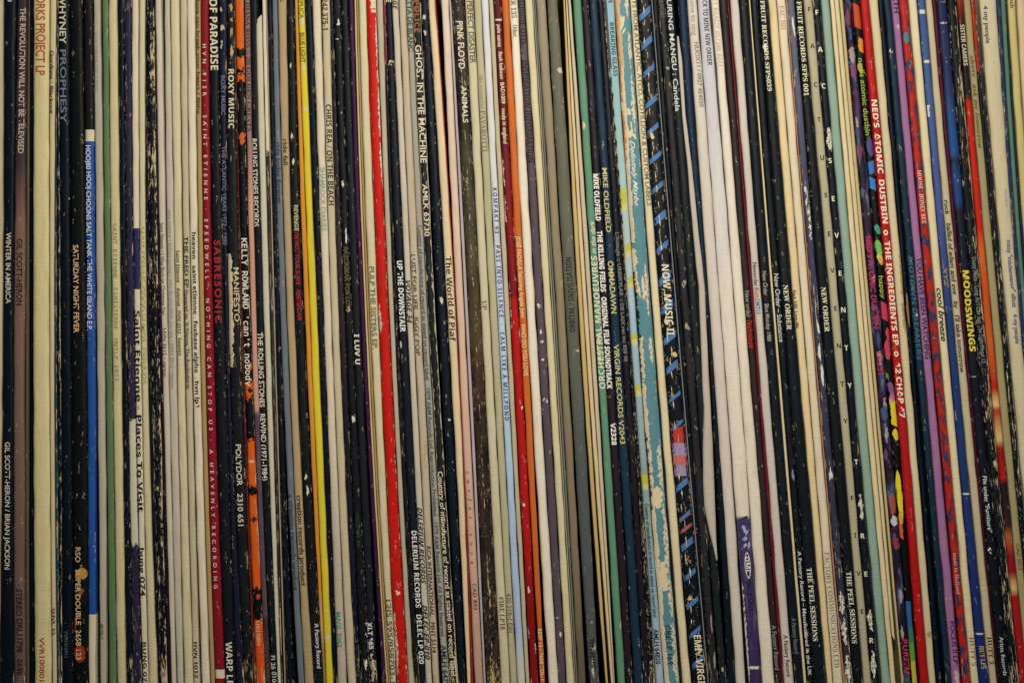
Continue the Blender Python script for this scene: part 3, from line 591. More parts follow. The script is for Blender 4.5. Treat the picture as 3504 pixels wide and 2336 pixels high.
# ------------------------------------------------------------------ lettering, left to right
WH = (206, 195, 166); INK = (14, 14, 16)
txt('winter', 'D', -14, 6, WH, 17, .5)
txt('winter', 'WINTER IN AMERICA', 795, 1038, WH, 17, .5, wear=.1)
txt('winter', 'GIL SCOTT-HERON / BRIAN JACKSON', 1512, 1948, WH, 17, .5, wear=.1)
txt('brown', 'THE REVOLUTION WILL NOT BE TELEVISED', 27, 525, (196, 180, 150), 19, .62, wear=.1)
txt('brown', 'GIL SCOTT-HERON', 817, 1045, (34, 28, 26), 19, .55, wear=.1)
txt('brown', 'STEREO DRL11798   0698', 2013, 2308, (34, 28, 26), 19, .55, wear=.1)
txt('project', 'ORKS PROJECT LP', -14, 259, (190, 84, 44), 30, .48, wear=.1)
txt('project', 'VVR1008011', 2178, 2345, (190, 76, 40), 17, .45, wear=.35)
txt('blackout', 'Gordons · Blackout', 174, 390, INK, 12, .35, bold=.015)
txt('blackout', 'SHVL 22', 2079, 2172, (50, 50, 44), 11, .45)
txt('prophesy', 'WHYNEY', -24, 150, (206, 196, 160), 22, .42, bold=.01, wear=.3)
txt('prophesy', 'PROPHESY', 170, 421, (110, 116, 124), 20, .44, wear=.35)
txt('prophesy', 'VVR1016911', 2156, 2248, (74, 84, 84), 12, .4)
txt('fever', 'SATURDAY NIGHT FEVER', 838, 1138, (214, 176, 126), 18, .36, wear=.1)
patch('fever', .30, .98, 1942, 1982, (206, 140, 44), .2, 'leaf', 'printed_light')
patch('fever', .35, .75, 2010, 2042, (150, 84, 30), .2, 'leaf', 'printed_light')
patch('fever', .02, .22, 2108, 2165, (150, 40, 20), .12, 'leaf', 'printed_light')
patch('fever', .02, .80, 2206, 2266, (168, 46, 20), .12, 'leaf', 'printed_light')
txt('fever', 'RSO', 1872, 1923, (204, 170, 120), 17, .36)
txt('fever', 'SUPER DOUBLE  2658 123', 1948, 2256, (214, 180, 130), 17, .36, wear=.1)
txt('blue', 'HOOJ80 HOOJ CHOONS SALT TANK THE WHITE ISLAND E.P.', 498, 1130, (206, 210, 204), 16, .40, wear=.1)
txt('faint1', 'SAINT ETIENNE / KISS & BERRY', 108, 318, (150, 142, 118), 10, .4, wear=.5)
txt('faint1', 'MNTRCT', 2134, 2186, (90, 90, 84), 10, .35)
txt('mono', 'SAINT ETIENNE  FINISTERRE  MNTLP 1033', 765, 1302, (120, 110, 90), 13, .5, font=F_MONO, wear=.25)
txt('places', 'Saint Etienne - Places To Visit', 1062, 1750, INK, 17, .5, bold=.045, wear=.35)
txt('places', 'bung 074', 1873, 2038, (30, 32, 30), 17, .5)
txt('places', 'BUNG 074', 2195, 2350, (24, 50, 48), 12, .5, bold=.04, wear=.55)
txt('humor', 'SAINT ETIENNE  GOOD HUMOR  CRELP 225', 775, 1312, (176, 166, 78), 15, .45, wear=.2)
txt('c1', 'Saint Etienne • I Was Born on Christmas Day', 762, 1080, (104, 98, 84), 12, .45)
txt('c1', '· HVN 3612 • carton', 1112, 1290, (96, 90, 78), 12, .45)
txt('c2', 'saint etienne • hobart paving • who do you think you are • HVN 2912 • heaven', 715, 1330, (142, 138, 120), 12, .5)
txt('c3', 'Saint Etienne    Avenue • HVN 2312   heaven', 857, 1216, (36, 34, 32), 12, .45, bold=.02, wear=.5)
txt('c4', 'THE FRED EP', 808, 985, (34, 34, 34), 13, .5, bold=.01)
txt('c4', 'Flowered up. St Etienne, The Rockingbirds', 992, 1330, (84, 80, 70), 12, .42)
txt('c4', 'HVN 1012', 2195, 2318, INK, 12, .5, bold=.02)
txt('c5', 'heaven   saint etienne • foxbase alpha  • hvn lp1', 795, 1392, INK, 13, .55, bold=.05, wear=.5)
txt('tan1', 'only love can break your heart / filthy', -60, 392, (66, 48, 26), 10, .5, bold=.01, wear=.35)
txt('crimson', 'HVN 912R · SAINT ETIENNE · SPEEDWELL · NOTHING CAN STOP US · A HEAVENLY RECORDING', 152, 2012, (220, 190, 166), 12, .45, bold=.015, sp=2.2, wear=.02)
txt('paradise', 'SABRES OF PARADISE', -155, 240, (210, 202, 158), 25, .52, bold=.02, wear=.2)
txt('paradise', 'SABRESONIC', 822, 1105, (188, 26, 30), 22, .48, sp=1.3)
txt('paradise', 'WARP LP', 2195, 2345, (212, 206, 184), 21, .5, bold=.02, wear=.1)
txt('atlantic', 'ROXY MUSIC', 258, 393, (104, 100, 116), 14, .5)
txt('atlantic', 'THE ATLANTIC YEARS 1973 - 1980', 500, 838, (108, 106, 122), 13, .5)
txt('manifesto', 'ROXY MUSIC', 237, 440, (206, 196, 158), 18, .5, bold=.02)
txt('manifesto', 'MANIFESTO', 915, 1100, (208, 188, 146), 18, .72)
txt('manifesto', 'POLYDOR   2310 651', 1520, 1798, (206, 198, 168), 18, .5, wear=.2)
patch('manifesto', .0, .36, 868, 1256, (204, 182, 140), .16)
for q in ((12, 40), (60, 75), (95, 130), (160, 205)): patch('manifesto', .35, .8, q[0], q[1], (190, 160, 96), .25, 'leaf')
for q in ((20, 42, .1, .4), (84, 104, .15, .7), (134, 148, .2, .5), (150, 166, .2, .4)): patch('atlantic', q[2], q[3], q[0], q[1], (196, 176, 140), .25, 'leaf')
txt('splash', "KELLY ROWLAND 'can't nobody", 815, 1320, (222, 214, 186), 20, .5, font=F_MONO, bold=.01, wear=.1)
for q in ((452, 500, .2, .95), (1240, 1268, .6, 1), (1360, 1375, .2, .5)): patch('splash', q[2], q[3], q[0], q[1], (220, 88, 16), .3, 'leaf', 'printed_splash')
patch('splash', .35, .95, 1325, 1344, (12, 14, 16), .2, 'leaf', 'printed_splash')
patch('splash', .4, .9, 2030, 2050, (200, 60, 14), .2, 'leaf', 'printed_splash')
patch('splash', .0, 1, 1574, 1582, (220, 170, 130), .1)
txt('splash', 'COLUMBIA', 2122, 2208, (222, 186, 140), 13, .5, ser=True)
txt('pink', 'DIANA ROSS · 20 GOLDEN GREATS', 8, 450, (40, 30, 38), 13, .6, ser=True, wear=.3)
txt('pink', 'DIANA ROSS', 2190, 2330, (90, 62, 56), 13, .5, ser=True, wear=.5)
txt('rolling', 'ROLLING STONES RECORDS', 475, 775, (214, 204, 172), 17, .3, bold=.01, wear=.1)
txt('rolling', 'THE ROLLING STONES   REWIND (1971-1984)', 1137, 1643, (216, 206, 176), 17, .45, bold=.01, wear=.1)
txt('rolling', 'FI 26 0106', 2242, 2345, (190, 190, 180), 14, .5)
patch('creambl', .3, 1, 2080, 2240, (196, 166, 120), .3)
txt('slate', 'ride today forever', 487, 700, (44, 50, 66), 13, .55)
txt('slate', 'a creation records product', 1690, 2020, (50, 56, 72), 15, .5)
txt('kraft', 't', -10, 8, (40, 36, 30), 15, .6)
txt('kraft', 'ride fall', 477, 565, (44, 42, 36), 14, .55)
txt('kraft', 'creation records product', 1693, 2004, (38, 36, 32), 16, .6)
txt('revenge', 'REVENGE', 702, 790, (202, 186, 136), 14, .6)
txt('revenge', "I'M NOT YOUR SLAVE   AMSTERDAM", 797, 1095, (182, 24, 38), 15, .55, wear=.15)
txt('revenge', 'A Factory Record', 2132, 2285, (206, 206, 200), 14, .68)
patch('revenge', .1, .6, 215, 232, (190, 186, 160), .3, 'leaf')
for q in ((455, 478, .0, .6), (540, 565, .3, .55), (1620, 1640, .2, .6), (1660, 1700, .2, .8)): patch('revenge', q[2], q[3], q[0], q[1], (214, 206, 180), .3, 'leaf')
txt('yellow', 'REPLICA', -18, 65, (110, 112, 28), 15, .5)
txt('yellow', 'BLUE LIGHT', 113, 216, (84, 90, 30), 15, .5)
for q in ((62, 86), (228, 242), (368, 382), (2168, 2188)): patch('yellow', 0, 1, q[0], q[1], (200, 190, 130), .1)
txt('cream6', 'SHAMROCK DIARIES', 573, 790, (122, 150, 124), 15, .55, wear=.4)
txt('cream6', 'MAGL 5062', 2092, 2212, (58, 136, 116), 15, .4)
txt('beach', '242 375-1', -4, 103, (14, 14, 16), 18, .4, bold=.02, wear=.05)
txt('beach', 'CHRIS REA / ON THE BEACH', 358, 702, (10, 10, 14), 18, .55, bold=.02, wear=.05)
txt('gold', 'RAZORBEAK FOR LOVE', 845, 1065, (96, 82, 46), 15, .5, wear=.5)
txt('gold', 'POLYDOR 201', 1755, 1872, (40, 60, 44), 11, .5, wear=.4)
for q in ((62, 86, .1, .9), (130, 136, .2, .8), (620, 640, .1, .7), (780, 830, .4, .75), (1048, 1068, .2, .95), (1420, 1446, .3, .9), (2130, 2140, .8, .95), (2165, 2180, .75, .95), (2258, 2290, .4, .8)):
    patch('gold', q[2], q[3], q[0], q[1], (214, 206, 180), .35, 'leaf')
txt('chunky', 'I LUV U', 1143, 1246, (216, 204, 176), 16, .45, bold=.05, wear=.45)
txt('chunky', 'XLT 165', 2128, 2220, (214, 208, 188), 15, .35, bold=.05, wear=.35)
patch('chunky', .1, .8, 2235, 2330, (190, 178, 140), .45, 'leaf')
txt('sisters', 'PULP THE SISTERS EP.', 912, 1195, (104, 92, 74), 16, .5)
txt('sisters', '12IS 595/858703-1', 2050, 2336, (96, 88, 72), 15, .5)
for q in ((0, 30), (34, 44)): patch('redworn', .45, .98, q[0], q[1], (208, 196, 164), .25)
for q in ((60, 230), (240, 300), (300, 470), (480, 620)): patch('redworn', .84, 1, q[0], q[1], (208, 196, 164), .12, 'leaf')
for q in ((1040, 1140), (2090, 2300)): patch('redworn', 0, .28, q[0], q[1], (204, 190, 158), .14, 'leaf')
patch('redworn', .35, .95, 2018, 2036, (214, 206, 180), .3, 'leaf')
patch('redflk', .1, .9, 20, 60, (150, 34, 50), .2); patch('redflk', .1, .9, 115, 155, (150, 34, 50), .3)
txt('downstair', 'UP THE DOWNSTAIR', 892, 1135, (220, 216, 204), 18, .52, bold=.04, wear=.05)
txt('downstair', 'DELERIUM RECORDS   DELEC LP 020', 1815, 2270, (220, 214, 196), 17, .55, bold=.03, wear=.12)
txt('downstair', 'CE', -20, 8, (210, 204, 180), 16, .5, bold=.03)
patch('downstair', .1, .95, 206, 224, (206, 190, 140), .3, 'leaf')
patch('downstair', .0, .4, 1162, 1192, (214, 204, 176), .2, 'leaf')
txt('voyage', 'VOYAGE', -60, 34, INK, 15, .5, bold=.04, shear=.3)
txt('voyage', 'VOYAGE 34', 960, 1105, INK, 15, .5, bold=.04, shear=.3, wear=.45)
txt('voyage', 'DELERIUM RECORDS', 1735, 1997, INK, 15, .5, bold=.04, shear=.3, wear=.4)
txt('voyage', 'DELEC-EP-010', 2068, 2255, INK, 15, .5, bold=.05, shear=.3, wear=.15)
txt('iggy', 'LUST FOR LIFE   IGGY POP', 870, 1216, (66, 58, 44), 13, .4, wear=.72)
txt('iggy', 'RCA INTERNATIONAL   PINT 5114', 1868, 2232, (50, 46, 38), 13, .5, wear=.5)
txt('blanc', 'REGATTA DE BLANC', -60, 178, (44, 54, 64), 15, .55)
txt('blanc', 'Country of manufacture of record as stated on record label    1979 A&M Records Ltd. Reproduction Prohibited   1979 A&M Records Ltd. All Rights Reserved', 770, 2175, (70, 76, 84), 12, .5, wear=.2)
txt('blanc', 'AMLH 64792', 2205, 2360, (30, 44, 66), 17, .5)
txt('ghost', 'THE POLICE', -70, 112, (176, 84, 46), 17, .5, bold=.02, wear=.35)
txt('ghost', 'GHOST IN THE MACHINE', 155, 558, (214, 200, 164), 20, .5, bold=.0, wear=.12)
txt('ghost', 'AMLK 63730', 630, 808, (214, 200, 164), 17, .5, bold=.0, wear=.15)
txt('ghost', 'Country of manufacture of record as stated on record label', 1612, 2310, (218, 206, 172), 16, .48, bold=.0, wear=.08)
for q in ((48, 66, .1, .7), (104, 120, .1, .6), (1015, 1040, .3, .9), (1432, 1442, .4, .9)): patch('black5', q[2], q[3], q[0], q[1], (200, 190, 160), .3, 'leaf')
txt('piaf', 'The World of Piaf', 878, 1167, INK, 18, .5, bold=.03, wear=.1)
txt('surfer', 'surfer rosa', 1612, 1928, (110, 70, 58), 13, .5, sp=2.6, ser=True)
txt('surfer', 'CAD 803', 1995, 2085, (80, 60, 54), 12, .55, sp=1.2)
txt('animals', 'PINK FLOYD', 73, 236, (214, 204, 170), 21, .55, wear=.25)
txt('animals', 'ANIMALS', 295, 420, (212, 200, 168), 18, .6, wear=.3)
txt('disaster', 'PERFECT DISASTER', 4, 218, (84, 76, 62), 18, .6, font=None, wear=.15, ser=False)
txt('disaster', 'UP', 1028, 1060, (90, 82, 64), 17, .5, ser=True)
txt('disaster', 'FIRE LP18', 2040, 2152, (64, 60, 50), 16, .55, ser=True)
txt('essential', 'the essential', 258, 372, (130, 124, 100), 13, .5, ser=True, wear=.4)
txt('essential', 'PAVAROTTI', 378, 520, (112, 106, 84), 17, .5, ser=True, wear=.2)
txt('essential', '430 210-1 DH', 2028, 2162, (110, 106, 84), 14, .5)
txt('sky', '• KOMPAKT 93    PASS INTO SILENCE  -  CALM LIKE A MILLPOND', 625, 1438, (30, 48, 112), 14, .55, bold=.02, sp=1.25, wear=.1)
txt('saints', 'pale saints   flesh balloon  BAD1009   made in england', 86, 492, (216, 196, 160), 13, .55, bold=.015, wear=.15)
txt('padilla', 'JOSÉ PADILLA featuring Angela John    WHO DO YOU LOVE', 808, 1285, (224, 196, 140), 14, .5, bold=.01, wear=.1)
txt('padilla', 'EESP 15 / 7668 TDL-1', 2150, 2325, (226, 196, 150), 12, .5)
for q in ((538, 640, 0, .16), (670, 760, 0, .18), (1000, 1125, 0, .06), (1390, 1400, .7, 1), (1720, 1732, .2, .5), (2006, 2026, .25, .6), (2140, 2185, .0, .12), (2200, 2235, .85, 1)):
    patch('saints', q[2], q[3], q[0], q[1], (212, 200, 168), .22, 'leaf')
patch('saints', .1, .9, 66, 72, (216, 190, 180), .1)
txt('other', 'OTHER 135', -60, 62, (60, 60, 48), 17, .5, ser=True)
txt('other', 'Other.', 86, 130, (70, 66, 54), 16, .55, ser=True)
txt('otis', 'SHUGGIE OTIS', -20, 152, (6, 6, 10), 18, .55, bold=.02)
txt('otis', '•    INSPIRATION INFORMATION', 176, 556, (6, 6, 10), 18, .5, bold=.02)
for q in ((1036, 1056, .2, .7), (1128, 1144, .3, .6), (1162, 1174, .5, .7), (1226, 1234, .4, .6), (1362, 1378, .2, .9), (2108, 2114, .1, .9), (2160, 2176, .5, .8)):
    patch('otis', q[2], q[3], q[0], q[1], (214, 206, 184), .35, 'leaf')
txt('snivil', 'ORBITAL / SNIVILISATION', 880, 1136, (8, 8, 8), 19, .5, rev=True, bold=.02)
txt('snivil', 'INTERNAL', 2180, 2284, (20, 20, 22), 16, .5, rev=True)
for q in ((2196, 2226, .2, .9), (2250, 2320, .25, .55), (2124, 2130, .4, .7), (1196, 1204, .6, 1), (228, 250, .7, .9)): patch('snivil', q[2], q[3], q[0], q[1], (196, 182, 150), .3, 'leaf')
txt('jade', 'ORCHESTRAL MANOEUVRES', 876, 1330, (206, 202, 166), 20, .5, rev=True, bold=.03, wear=.3)
txt('jade', 'in the dark', 755, 868, (206, 202, 166), 16, .5, rev=True, shear=.3, wear=.2)
for q in ((420, 445, .0, .6), (2119, 2150, .75, 1), (1180, 1260, .1, .5), (1140, 1175, .2, .6)): patch('jade', q[2], q[3], q[0], q[1], (206, 188, 134), .3, 'leaf')
txt('killing', 'MIKE OLDFIELD', 595, 755, (226, 220, 204), 17, .35, bold=.06, wear=.1)
txt('killing', 'THE KILLING FIELDS   ORIGINAL FILM SOUNDTRACK', 790, 1330, (226, 220, 204), 17, .4, bold=.06, wear=.1)
txt('killing', 'V2328', 1447, 1522, (226, 220, 204), 16, .5, bold=.05)
txt('ommadawn', 'MIKE OLDFIELD', 575, 795, (196, 182, 116), 16, .45, bold=.015)
txt('ommadawn', 'OMMADAWN', 893, 1072, (196, 182, 116), 18, .45, bold=.015)
txt('ommadawn', 'VIRGIN RECORDS V2043', 1178, 1518, (196, 182, 116), 17, .45, bold=.015)
txt('skylab', "L'Attitude ::: URBSKYLAB  :: DE LAIX rec inc 858 98", 795, 1236, (112, 108, 102), 12, .5, wear=.4)
txt('breaking', 'BREAKING GLASS', 78, 262, (28, 44, 54), 14, .62, bold=.03, wear=.25)
txt('breaking', 'UR', -24, 12, (28, 44, 54), 14, .62, bold=.03)
txt('breaking', 'Country of manufacture of record as stated on record label', 1722, 2110, (48, 60, 60), 12, .5, wear=.15)
txt('breaking', 'AMLH 64820', 2150, 2270, (30, 40, 50), 16, .45, bold=.01)
for q in ((645, 700, .1, .8), (835, 862, .2, 1), (948, 968, .3, .95), (1140, 1160, .0, .95), (1316, 1336, .1, .9), (1622, 1655, 0, 1)):
    patch('breaking', q[2], q[3], q[0], q[1], (196, 190, 30), .08, 'rect', 'painted_mark', slant=14 if q[0] < 1100 else 0)
    patch('breaking', max(0, q[2] - .1), q[3], q[1], q[1] + 20, (214, 198, 110), .08, 'rect', 'painted_mark', slant=14 if q[0] < 1100 else 0)
for j in range(10):
    patch('breaking', 0, .16, 265 + j * 52, 265 + j * 52 + 34, (24, 34, 38), .14, 'leaf', 'worn_border')
txt('breaking', '0' * 46, -10, 235, (40, 56, 60), 8, .14, shear=.4, wear=.2)
# peeled cream left side of the broad blue sleeve
patch('maybe', 0, .34, -60, 235, (204, 170, 112), .08); patch('maybe', .0, .30, 225, 520, (206, 184, 142), .06)
patch('maybe', 0, .26, 500, 830, (204, 184, 142), .08); patch('maybe', .0, .24, 850, 1000, (204, 186, 148), .2)
patch('maybe', .02, .26, 1150, 1560, (202, 184, 146), .12); patch('maybe', 0, .28, 1560, 2340, (206, 188, 150), .10)
patch('maybe', 0, .12, 930, 1150, (18, 20, 22), .22, seed=3); patch('maybe', 0, .10, -40, 350, (196, 122, 50), .10, seed=5); patch('maybe', 0, .1, 380, 560, (196, 122, 50), .12, seed=6)
patch('maybe', 0, .08, 1000, 1330, (20, 22, 24), .18, seed=8); patch('maybe', 0, .07, 1480, 1760, (20, 22, 24), .16, seed=9)
for q in ((70, 106), (375, 392), (430, 470), (960, 1010), (1670, 1730), (1930, 2010)):
    patch('maybe', .1, .86, q[0] - 10, q[1] + 10, (208, 190, 150), .30, 'leaf', seed=q[0], wear=.3, freq=9)
for q in ((-60, 70), (108, 240), (250, 470), (900, 1080), (1150, 1250), (1500, 1700), (1720, 1960), (1960, 2110), (2120, 2340)):
    patch('maybe', .70, .90 if q[0] < 1400 else .98, q[0], q[1], (208, 192, 154), .20 if q[0] > 1400 else .09, 'leaf', seed=q[0] + 11)
txt('maybe', 'Definitely Maybe', 480, 705, (214, 208, 184), 15, .55, shear=.5, wear=.2)
txt('maybe', 'CRE LP 169', 2136, 2272, (28, 44, 54), 17, .5, bold=.01, wear=.3)
txt('atco', 'HITS FROM ATLANTIC, ATCO, COTILLION & CUSTOM LABELS', -24, 705, (104, 98, 82), 14, .62, wear=.15)
# slanting blue stripes
for (a, b) in ((23, 66), (122, 166), (220, 258), (327, 367), (421, 459), (518, 556), (620, 658), (719, 765), (823, 862), (928, 974), (1025, 1071), (1132, 1175),
               (1232, 1275), (1339, 1372), (1436, 1469), (1635, 1676), (1745, 1781), (1837, 1880), (1944, 1982), (2041, 2079), (2141, 2179), (2243, 2283), (-76, -34)):
    patch('striped', .06, .88, a + 11, b - 9, (66, 116, 168), .05, 'rect', 'blue_stripe', slant=40, wear=.32)
patch('striped', .05, .97, 1462, 1520, (196, 44, 34), .06, 'rect', 'printed_photo', slant=14, wear=.45)
patch('striped', .05, .97, 1515, 1562, (150, 130, 156), .08, 'rect', 'printed_photo', wear=.3, off=.00005)
patch('striped', .05, .97, 1556, 1590, (206, 96, 90), .08, 'rect', 'printed_photo', wear=.35, off=.00006)
patch('striped', .05, .97, 1585, 1628, (148, 128, 152), .08, 'rect', 'printed_photo', wear=.45)
patch('striped', .1, .9, 1765, 1772, (170, 60, 70), .1, 'rect', 'printed_photo', slant=34); patch('striped', .1, .9, 1800, 1812, (180, 84, 88), .1, 'rect', 'printed_photo', slant=34)
txt('striped', 'NOW, MUSIC II', 905, 1146, (220, 208, 172), 24, .55, bold=.035, wear=.12)
txt('striped', 'EMI / VIRGIN', 2172, 2360, (220, 208, 172), 24, .6, bold=.03, wear=.3)
for k in range(46):
    y = -20 + k * 50 + random.uniform(-14, 14); u = .38 + random.uniform(-.12, .12)
    patch('striped', u, u + .05, y, y + random.uniform(18, 46), (206, 190, 146), .05, 'leaf', 'crease_wear', seed=k)
for q in ((1205, 1224, .5, .95), (1090, 1112, .1, .6), (456, 480, .2, .7), (2040, 2052, .1, .8), (2208, 2236, .3, .9)): patch('striped', q[2], q[3], q[0], q[1], (206, 180, 120), .3, 'leaf')
for q in ((960, 985, .3, .9), (1100, 1128, .2, 1), (225, 240, .2, .9), (1455, 1470, .3, .9), (2230, 2290, .6, .9), (2110, 2160, .5, .9)): patch('charcoal', q[2], q[3], q[0], q[1], (150, 140, 118), .35, 'leaf')
txt('candela', 'TOURING MANGU : Candela', -52, 381, (196, 196, 184), 16, .45, wear=.1)
txt('charcoal', 'JASON', -10, 60, (70, 70, 60), 14, .5, wear=.5)
patch('candela', .3, .8, 2280, 2296, (196, 186, 150), .3, 'leaf')
txt('nuox', 'neme to sing', -10, 122, (150, 140, 112), 17, .55, wear=.2)
txt('nuox', 'NUOX11 / 0927 454020', 145, 366, (120, 114, 96), 14, .65)
txt('mine', 'BACK TO MINE NEW ORDER', -22, 224, (30, 32, 48), 16, .6, bold=.02, wear=.1)
patch('mine', .34, .80, 1888, 1978, (212, 204, 190), .0, 'leaf', 'logo_oval'); patch('mine', .38, .76, 1893, 1973, (44, 40, 88), .0, 'leaf', 'logo_oval', off=.00006)
patch('mine', .02, .98, 1768, 1784, (52, 44, 96), .0, 'rect', 'printed_block', slant=16)
txt('mine', 'DMC', 1904, 1962, (218, 212, 196), 15, .57, bold=.03, wear=0, off=.00012)
txt('mine', 'BACKLP11', 1985, 2086, (24, 18, 50), 17, .55, bold=.0)
for q in ((1800, 1830), (1835, 1850), (1855, 1880)): patch('mine', .2, .9, q[0], q[1], (160, 156, 180), .25, 'leaf')
patch('mine', 0, .12, 1990, 2340, (208, 198, 170), .10, 'leaf'); patch('mine', .0, 1, 2278, 2288, (208, 198, 170), .25)
txt('ready', 'GET READY 857388 8211', -22, 226, (176, 164, 132), 15, .5, wear=.1)
txt('technique', 'New order', 995, 1086, (140, 130, 116), 15, .5)
txt('technique', 'Technique', 1095, 1192, (190, 22, 28), 18, .5, bold=.04, shear=.25, wear=.1)
txt('technique', 'A Factory Record', 2138, 2290, (136, 130, 120), 15, .5, wear=.1)
txt('run', 'Neworder', 898, 980, (70, 66, 66), 13, .45)
txt('run', 'Run2', 984, 1030, (190, 50, 36), 14, .45, bold=.03)
txt('run', 'MTO', 1033, 1074, (60, 110, 160), 14, .45)
txt('run', 'A Factory Record', 2170, 2312, (60, 56, 56), 14, .5)
txt('monday', 'New Order      Blue Monday 1988', 928, 1167, (156, 148, 128), 14, .45, wear=.1)
txt('monday', 'A Factory Record', 2113, 2235, (92, 104, 110), 14, .5, wear=.3)
patch('substance', .1, .8, 1612, 1650, (130, 130, 120), .4, 'leaf')
txt('substance', 'New Order – Substance', 936, 1170, (186, 186, 172), 16, .5, wear=.1)
txt('substance', 'A Factory Record – Manufactured in the UK', 1885, 2310, (200, 198, 182), 12, .5, wear=.25)
for q in ((2155, 2180, .1, .8), (2215, 2240, .1, .7)): patch('substance', q[2], q[3], q[0], q[1], (196, 176, 132), .3, 'leaf')
patch('peel1', .05, .6, 150, 176, (200, 194, 160), .4, 'leaf')
txt('peel1', 'STRANGE FRUIT RECORDS SFPS039', -120, 312, (216, 208, 170), 15, .42, ser=True, wear=.1)
txt('peel1', 'NEW ORDER', 975, 1128, (222, 212, 172), 17, .45, ser=True, wear=.05)
txt('peel1', 'THE PEEL SESSIONS', 1942, 2192, (218, 212, 180), 17, .42, ser=True, wear=.05)
txt('lowlife', 'Fact 100  Low-life', 993, 1123, (96, 78, 50), 12, .22, font=None)
txt('fac103', 'FAC 103', 20, 102, (150, 142, 114), 17, .5, ser=True, wear=.35)
txt('fac103', 'FACTORY COMMUNICATIONS LTD', 1888, 2282, (126, 120, 104), 17, .5, ser=True, wear=.35)
for q in ((60, 130, .3, .8), (640, 700, .2, .8), (700, 820, .4, .8), (1084, 1140, .2, .8), (1176, 1230, .2, .7), (1250, 1320, .3, .8), (1600, 1640, .3, .8), (2020, 2100, .1, .8), (2110, 2210, .2, .8), (2240, 2336, .2, .8)):
    patch('lavender', q[2], q[3], q[0], q[1], (210, 202, 178), .35, 'leaf')
txt('peel2', 'STRANGE FRUIT RECORDS SFPS 001', -120, 328, (216, 206, 162), 16, .5, ser=True, wear=.1)
txt('peel2', 'NEW ORDER', 982, 1135, (222, 212, 172), 17, .5, ser=True, wear=.05)
txt('peel2', 'THE PEEL SESSIONS', 1955, 2200, (218, 212, 180), 17, .5, ser=True, wear=.05)
upright('factus1', [('F', 33), ('A', 158), ('C', 290), ('T', 410), ('U', 540), ('S', 668), ('E', 800), ('V', 925), ('E', 1055), ('N', 1183), ('T', 1313), ('Y', 1440), ('F', 1703), ('I', 1830), ('V', 1960), ('E', 2090)], INK, 16, .55)
upright('factus2', [('F', 43), ('A', 170), ('C', 295), ('S', 550), ('E', 680), ('V', 805), ('E', 935), ('N', 1060), ('T', 1190), ('Y', 1318), ('T', 1580), ('R', 1833), ('E', 1963), ('R', 2190)], (216, 208, 178), 17, .45)
for q in ((436, 520, .3, 1), (1690, 1780, .3, .9), (2085, 2160, .2, .95), (2225, 2320, .1, .8)): patch('factus2', q[2], q[3], q[0], q[1], (206, 196, 166), .3, 'leaf')
txt('trust', "NED'S ATOMIC DUSTBIN", 808, 1124, (186, 34, 72), 18, .45, bold=.01, wear=.2)
txt('trust', 'TRUST', 1200, 1286, (192, 30, 66), 18, .45, bold=.03, wear=.1)
txt('trust', 'PURITM', 2186, 2306, (196, 40, 66), 17, .6, bold=.04, wear=.1)
for q in ((160, 215, (150, 130, 120)), (215, 270, (110, 60, 90)), (800, 870, (96, 24, 60)), (1690, 1760, (150, 70, 60)), (1762, 1800, (190, 180, 180)), (1840, 1880, (130, 50, 60)), (1386, 1440, (50, 80, 120))):
    patch('trust', .1, .95, q[0], q[1], q[2], .3, 'leaf', 'printed_art', wear=.3)
for q in ((18, 92, (198, 60, 24), .0, 1), (132, 172, (224, 130, 24), .4, 1), (220, 250, (200, 170, 40), 0, .5), (470, 530, (66, 64, 130), .2, 1), (555, 590, (40, 110, 180), .0, 1), (612, 644, (40, 120, 190), .0, .8), (770, 795, (50, 150, 110), .2, .9),
          (824, 870, (110, 170, 80), 0, .9), (868, 894, (214, 196, 50), .1, .95), (884, 900, (210, 140, 60), .3, .9), (1038, 1090, (196, 46, 74), 0, 1), (1120, 1165, (198, 50, 76), .5, 1), (1165, 1225, (200, 52, 76), 0, 1), (1310, 1345, (120, 66, 130), 0, 1), (1345, 1372, (190, 90, 130), .1, 1),
          (1368, 1450, (226, 196, 24), .2, 1), (1466, 1500, (222, 190, 30), .2, .9), (1612, 1770, (228, 204, 20), -.1, .8), (1745, 1790, (224, 150, 26), .1, .7), (1800, 1840, (212, 90, 30), 0, .4)):
    patch('happy', max(0, q[3] - .05), min(1, q[4] + .1), q[0] - 3, q[1] + 5, q[2], .20, 'leaf' if q[0] % 3 else 'rect', 'cartoon_blob', freq=26, seed=q[0], slant=12 if q[0] % 2 else -14)
patch('happy', .0, .8, 2056, 2150, (30, 96, 150), .03, 'rect', 'cartoon_blob'); patch('happy', 0, .85, 2140, 2200, (44, 110, 90), .03, 'rect', 'cartoon_blob'); patch('happy', .05, .8, 2196, 2262, (90, 140, 50), .05, 'rect', 'cartoon_blob'); patch('happy', .1, .85, 2258, 2345, (190, 180, 30), .08, 'rect', 'cartoon_blob')
txt('happy', "ned's atomic dustbin", 200, 464, (150, 170, 40), 17, .45, bold=.01, wear=.05, off=.00012)
txt('happy', 'happy', 944, 1022, (160, 172, 50), 16, .45, wear=.05, off=.00012)
txt('neds', "NED'S  ATOMIC  DUSTBIN  o  THE INGREDIENTS EP  o  12 CHAP 47", 342, 1428, (222, 206, 176), 18, .5, bold=.045, wear=.0)
rz = random.Random(5)
